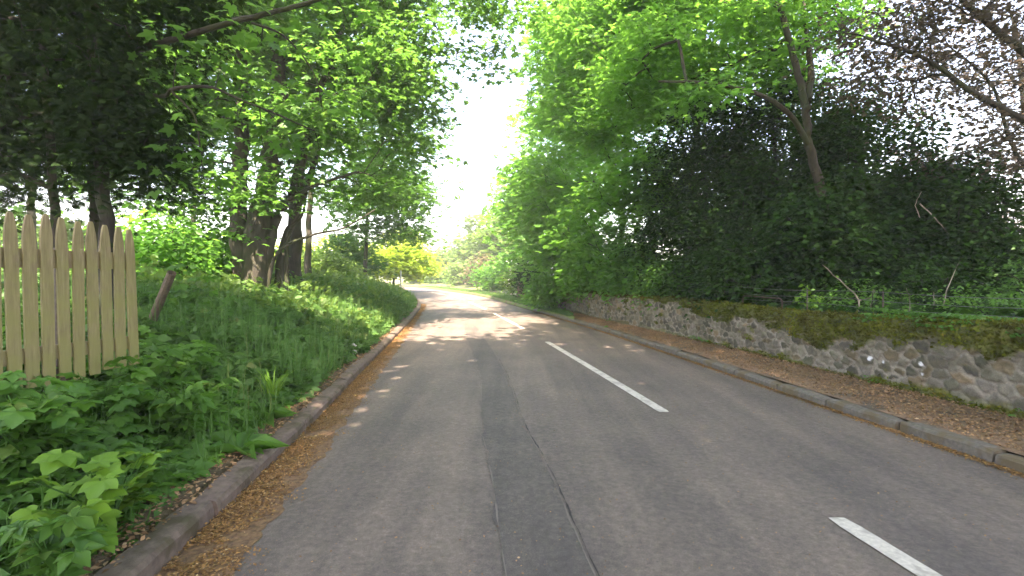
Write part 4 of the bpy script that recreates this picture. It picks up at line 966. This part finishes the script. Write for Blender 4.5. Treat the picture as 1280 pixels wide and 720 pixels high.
# grass on the right verge beyond the wall
n = 26000; yw = 17 + 50 * rng.random(n) ** 1.6; wv = np.interp(yw, [16.5, 19, 24, 35, 60], [.02, .45, 1.1, 1.7, 2.2]); xw = xR(yw) + .05 + wv * rng.random(n)
az = rng.uniform(0, 6.28, n)
o = leaf_mesh('verge_grass', BLADE, np.stack([xw, yw, yw * 0 + .16], 1), frames(np.stack([np.cos(az) * .5, np.sin(az) * .5, np.ones(n)], 1), np.stack([np.cos(az), np.sin(az), 0 * az + .1], 1)), rng.uniform(.05, .13, n), LM['grass'], wid=np.full(n, .014)); tag(o, 'short grass on the right verge beyond the wall', 'grass', kind='stuff')
n = 30000; yw = 26 + 56 * rng.random(n) ** 1.4; wv = np.interp(yw, [16.5, 19, 24, 35, 60], [.02, .45, 1.1, 1.7, 2.2]); xw = xR(yw) + wv + 2.6 + 7 * rng.random(n) ** 1.5
az = rng.uniform(0, 6.28, n)
o = leaf_mesh('rough_grass', TWIG, np.stack([xw, yw, np.array([gr_(float(a), float(b)) for a, b in zip(xw, yw)]) + .45 * rng.random(n)], 1), rand_frames(n, -.4, .9), rng.uniform(.25, .5, n), LM['grass']); tag(o, 'rough long grass rising behind the mown strip on the right', 'tall grass', kind='stuff')

# understorey on the left behind the weeds, on the right beyond the wall, round the bend
GU = 'understorey bushes on the left bank'
for a in (('light green bush seen past the right end of the picket fence', 195, 318, 11, 1.0, .8, .8, 'beech', 60, 50, .15),
          ('light green bush left of the many-stemmed trunks', 250, 322, 14, 1.2, .9, .9, 'beech', 70, 50, .16),
          ('bush hugging the foot of the many-stemmed trunks', 275, 330, 12.5, .7, .6, .6, 'maple', 50, 50, .13),
          ('sunlit bush far behind the picket fence', 90, 318, 22, 3.2, 1.5, 1.6, 'pale', 60, 40, .30),
          ('bush at the left edge far behind the conifer', 10, 310, 24, 3.4, 1.5, 1.8, 'maple', 60, 40, .30),
          ('pale green thicket right of the many-stemmed trunks', 385, 335, 24, 1.8, 1.2, .8, 'pale', 60, 50, .22),
          ('grey green bush just left of the yellow tree', 410, 338, 30, 1.8, 1.2, .7, 'pale', 60, 50, .24)):
    shrub(*a[:7], a[7], a[8], a[9], a[10], grp=GU, cr=.35)
GR2 = 'bushes beyond the end of the wall'
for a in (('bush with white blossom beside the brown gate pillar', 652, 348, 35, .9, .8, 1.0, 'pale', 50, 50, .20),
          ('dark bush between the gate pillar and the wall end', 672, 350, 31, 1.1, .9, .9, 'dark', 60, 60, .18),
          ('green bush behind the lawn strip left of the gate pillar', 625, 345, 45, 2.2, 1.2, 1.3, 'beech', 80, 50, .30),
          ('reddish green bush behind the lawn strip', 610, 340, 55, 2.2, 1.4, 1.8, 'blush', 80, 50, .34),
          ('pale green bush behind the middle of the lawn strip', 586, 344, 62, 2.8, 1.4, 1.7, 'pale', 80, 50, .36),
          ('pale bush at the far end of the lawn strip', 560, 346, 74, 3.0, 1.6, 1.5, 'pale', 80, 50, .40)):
    shrub(*a[:7], a[7], a[8], a[9], a[10], grp=GR2, cr=.4)
# white blossom
c = px(650, 346, 34.6); n = 260
M_WHITE = simple('blossom', (.7, .7, .65), (.85, .85, .8))
bo = bpy.data.objects.get('shrub')
o = mesh_np('blossom_sprays', *scatter(DIAM, c + rng.normal(0, 1, (n, 3)) * [.45, .35, .5], rand_frames(n), rng.uniform(.08, .16, n))[:2], M_WHITE)
for r in bpy.data.objects:
    if r.get('label', '').startswith('bush with white blossom'):
        o.name = 'blossom'; o.parent = r; o.location = [-v for v in r.location]
# gate pillar and posts
M_BROWNST = simple('brown_stone', (.16, .11, .08), (.30, .22, .16), 8, .9, .8, .02)
def boxpts(c, sx, sy, z0, z1):
    return [(c[0] + a * sx, c[1] + b * sy, z) for z in (z0, z1) for a, b in ((-1, -1), (1, -1), (1, 1), (-1, 1))]
BQ = [(0, 1, 5, 4), (1, 2, 6, 5), (2, 3, 7, 6), (3, 0, 4, 7), (4, 5, 6, 7), (3, 2, 1, 0)]
c = px(652, 372, 31.5); gp = empty('gate_pillar', (c[0], c[1], .15), 'short brown stone pillar at the drive entrance beyond the end of the wall', 'gate pillar')
mesh_np('shaft', boxpts(c, .28, .28, .1, .98), BQ, M_BROWNST, gp, origin=gp.location)
mesh_np('capstone', boxpts(c, .33, .33, .982, 1.06), BQ, M_BROWNST, gp, origin=gp.location)
M_WPOST = simple('white_post', (.5, .5, .48), (.7, .7, .66), 12)
c = px(501, 350, 36); mk = empty('marker_post', (c[0], c[1], gl(c[0], c[1])), 'thin white marker post in front of the bright yellow tree', 'post')
ts = TubeSet(); ts.add([(c[0], c[1], gl(c[0], c[1]) - .1), (c[0], c[1], px(501, 338, 36)[2])], .055, 6); ts.build('post_shaft', M_WPOST, mk, mk.location, smooth=False)

# ------------------------------------------------------------------ the air
hz = mesh_np('haze', boxpts((0, 115, 0), 245, 205, -1.5, 36), BQ, bpy.data.materials.new('air'))
hm = hz.data.materials[0]; hm.use_nodes = True; t = hm.node_tree; t.nodes.remove(t.nodes['Principled BSDF'])
pv = t.nodes.new('ShaderNodeVolumePrincipled'); pv.inputs['Color'].default_value = (.88, .95, 1, 1); pv.inputs['Density'].default_value = .0014; pv.inputs['Anisotropy'].default_value = 0.0
t.links.new(pv.outputs[0], t.nodes['Material Output'].inputs['Volume']); tag(hz, kind='stuff')
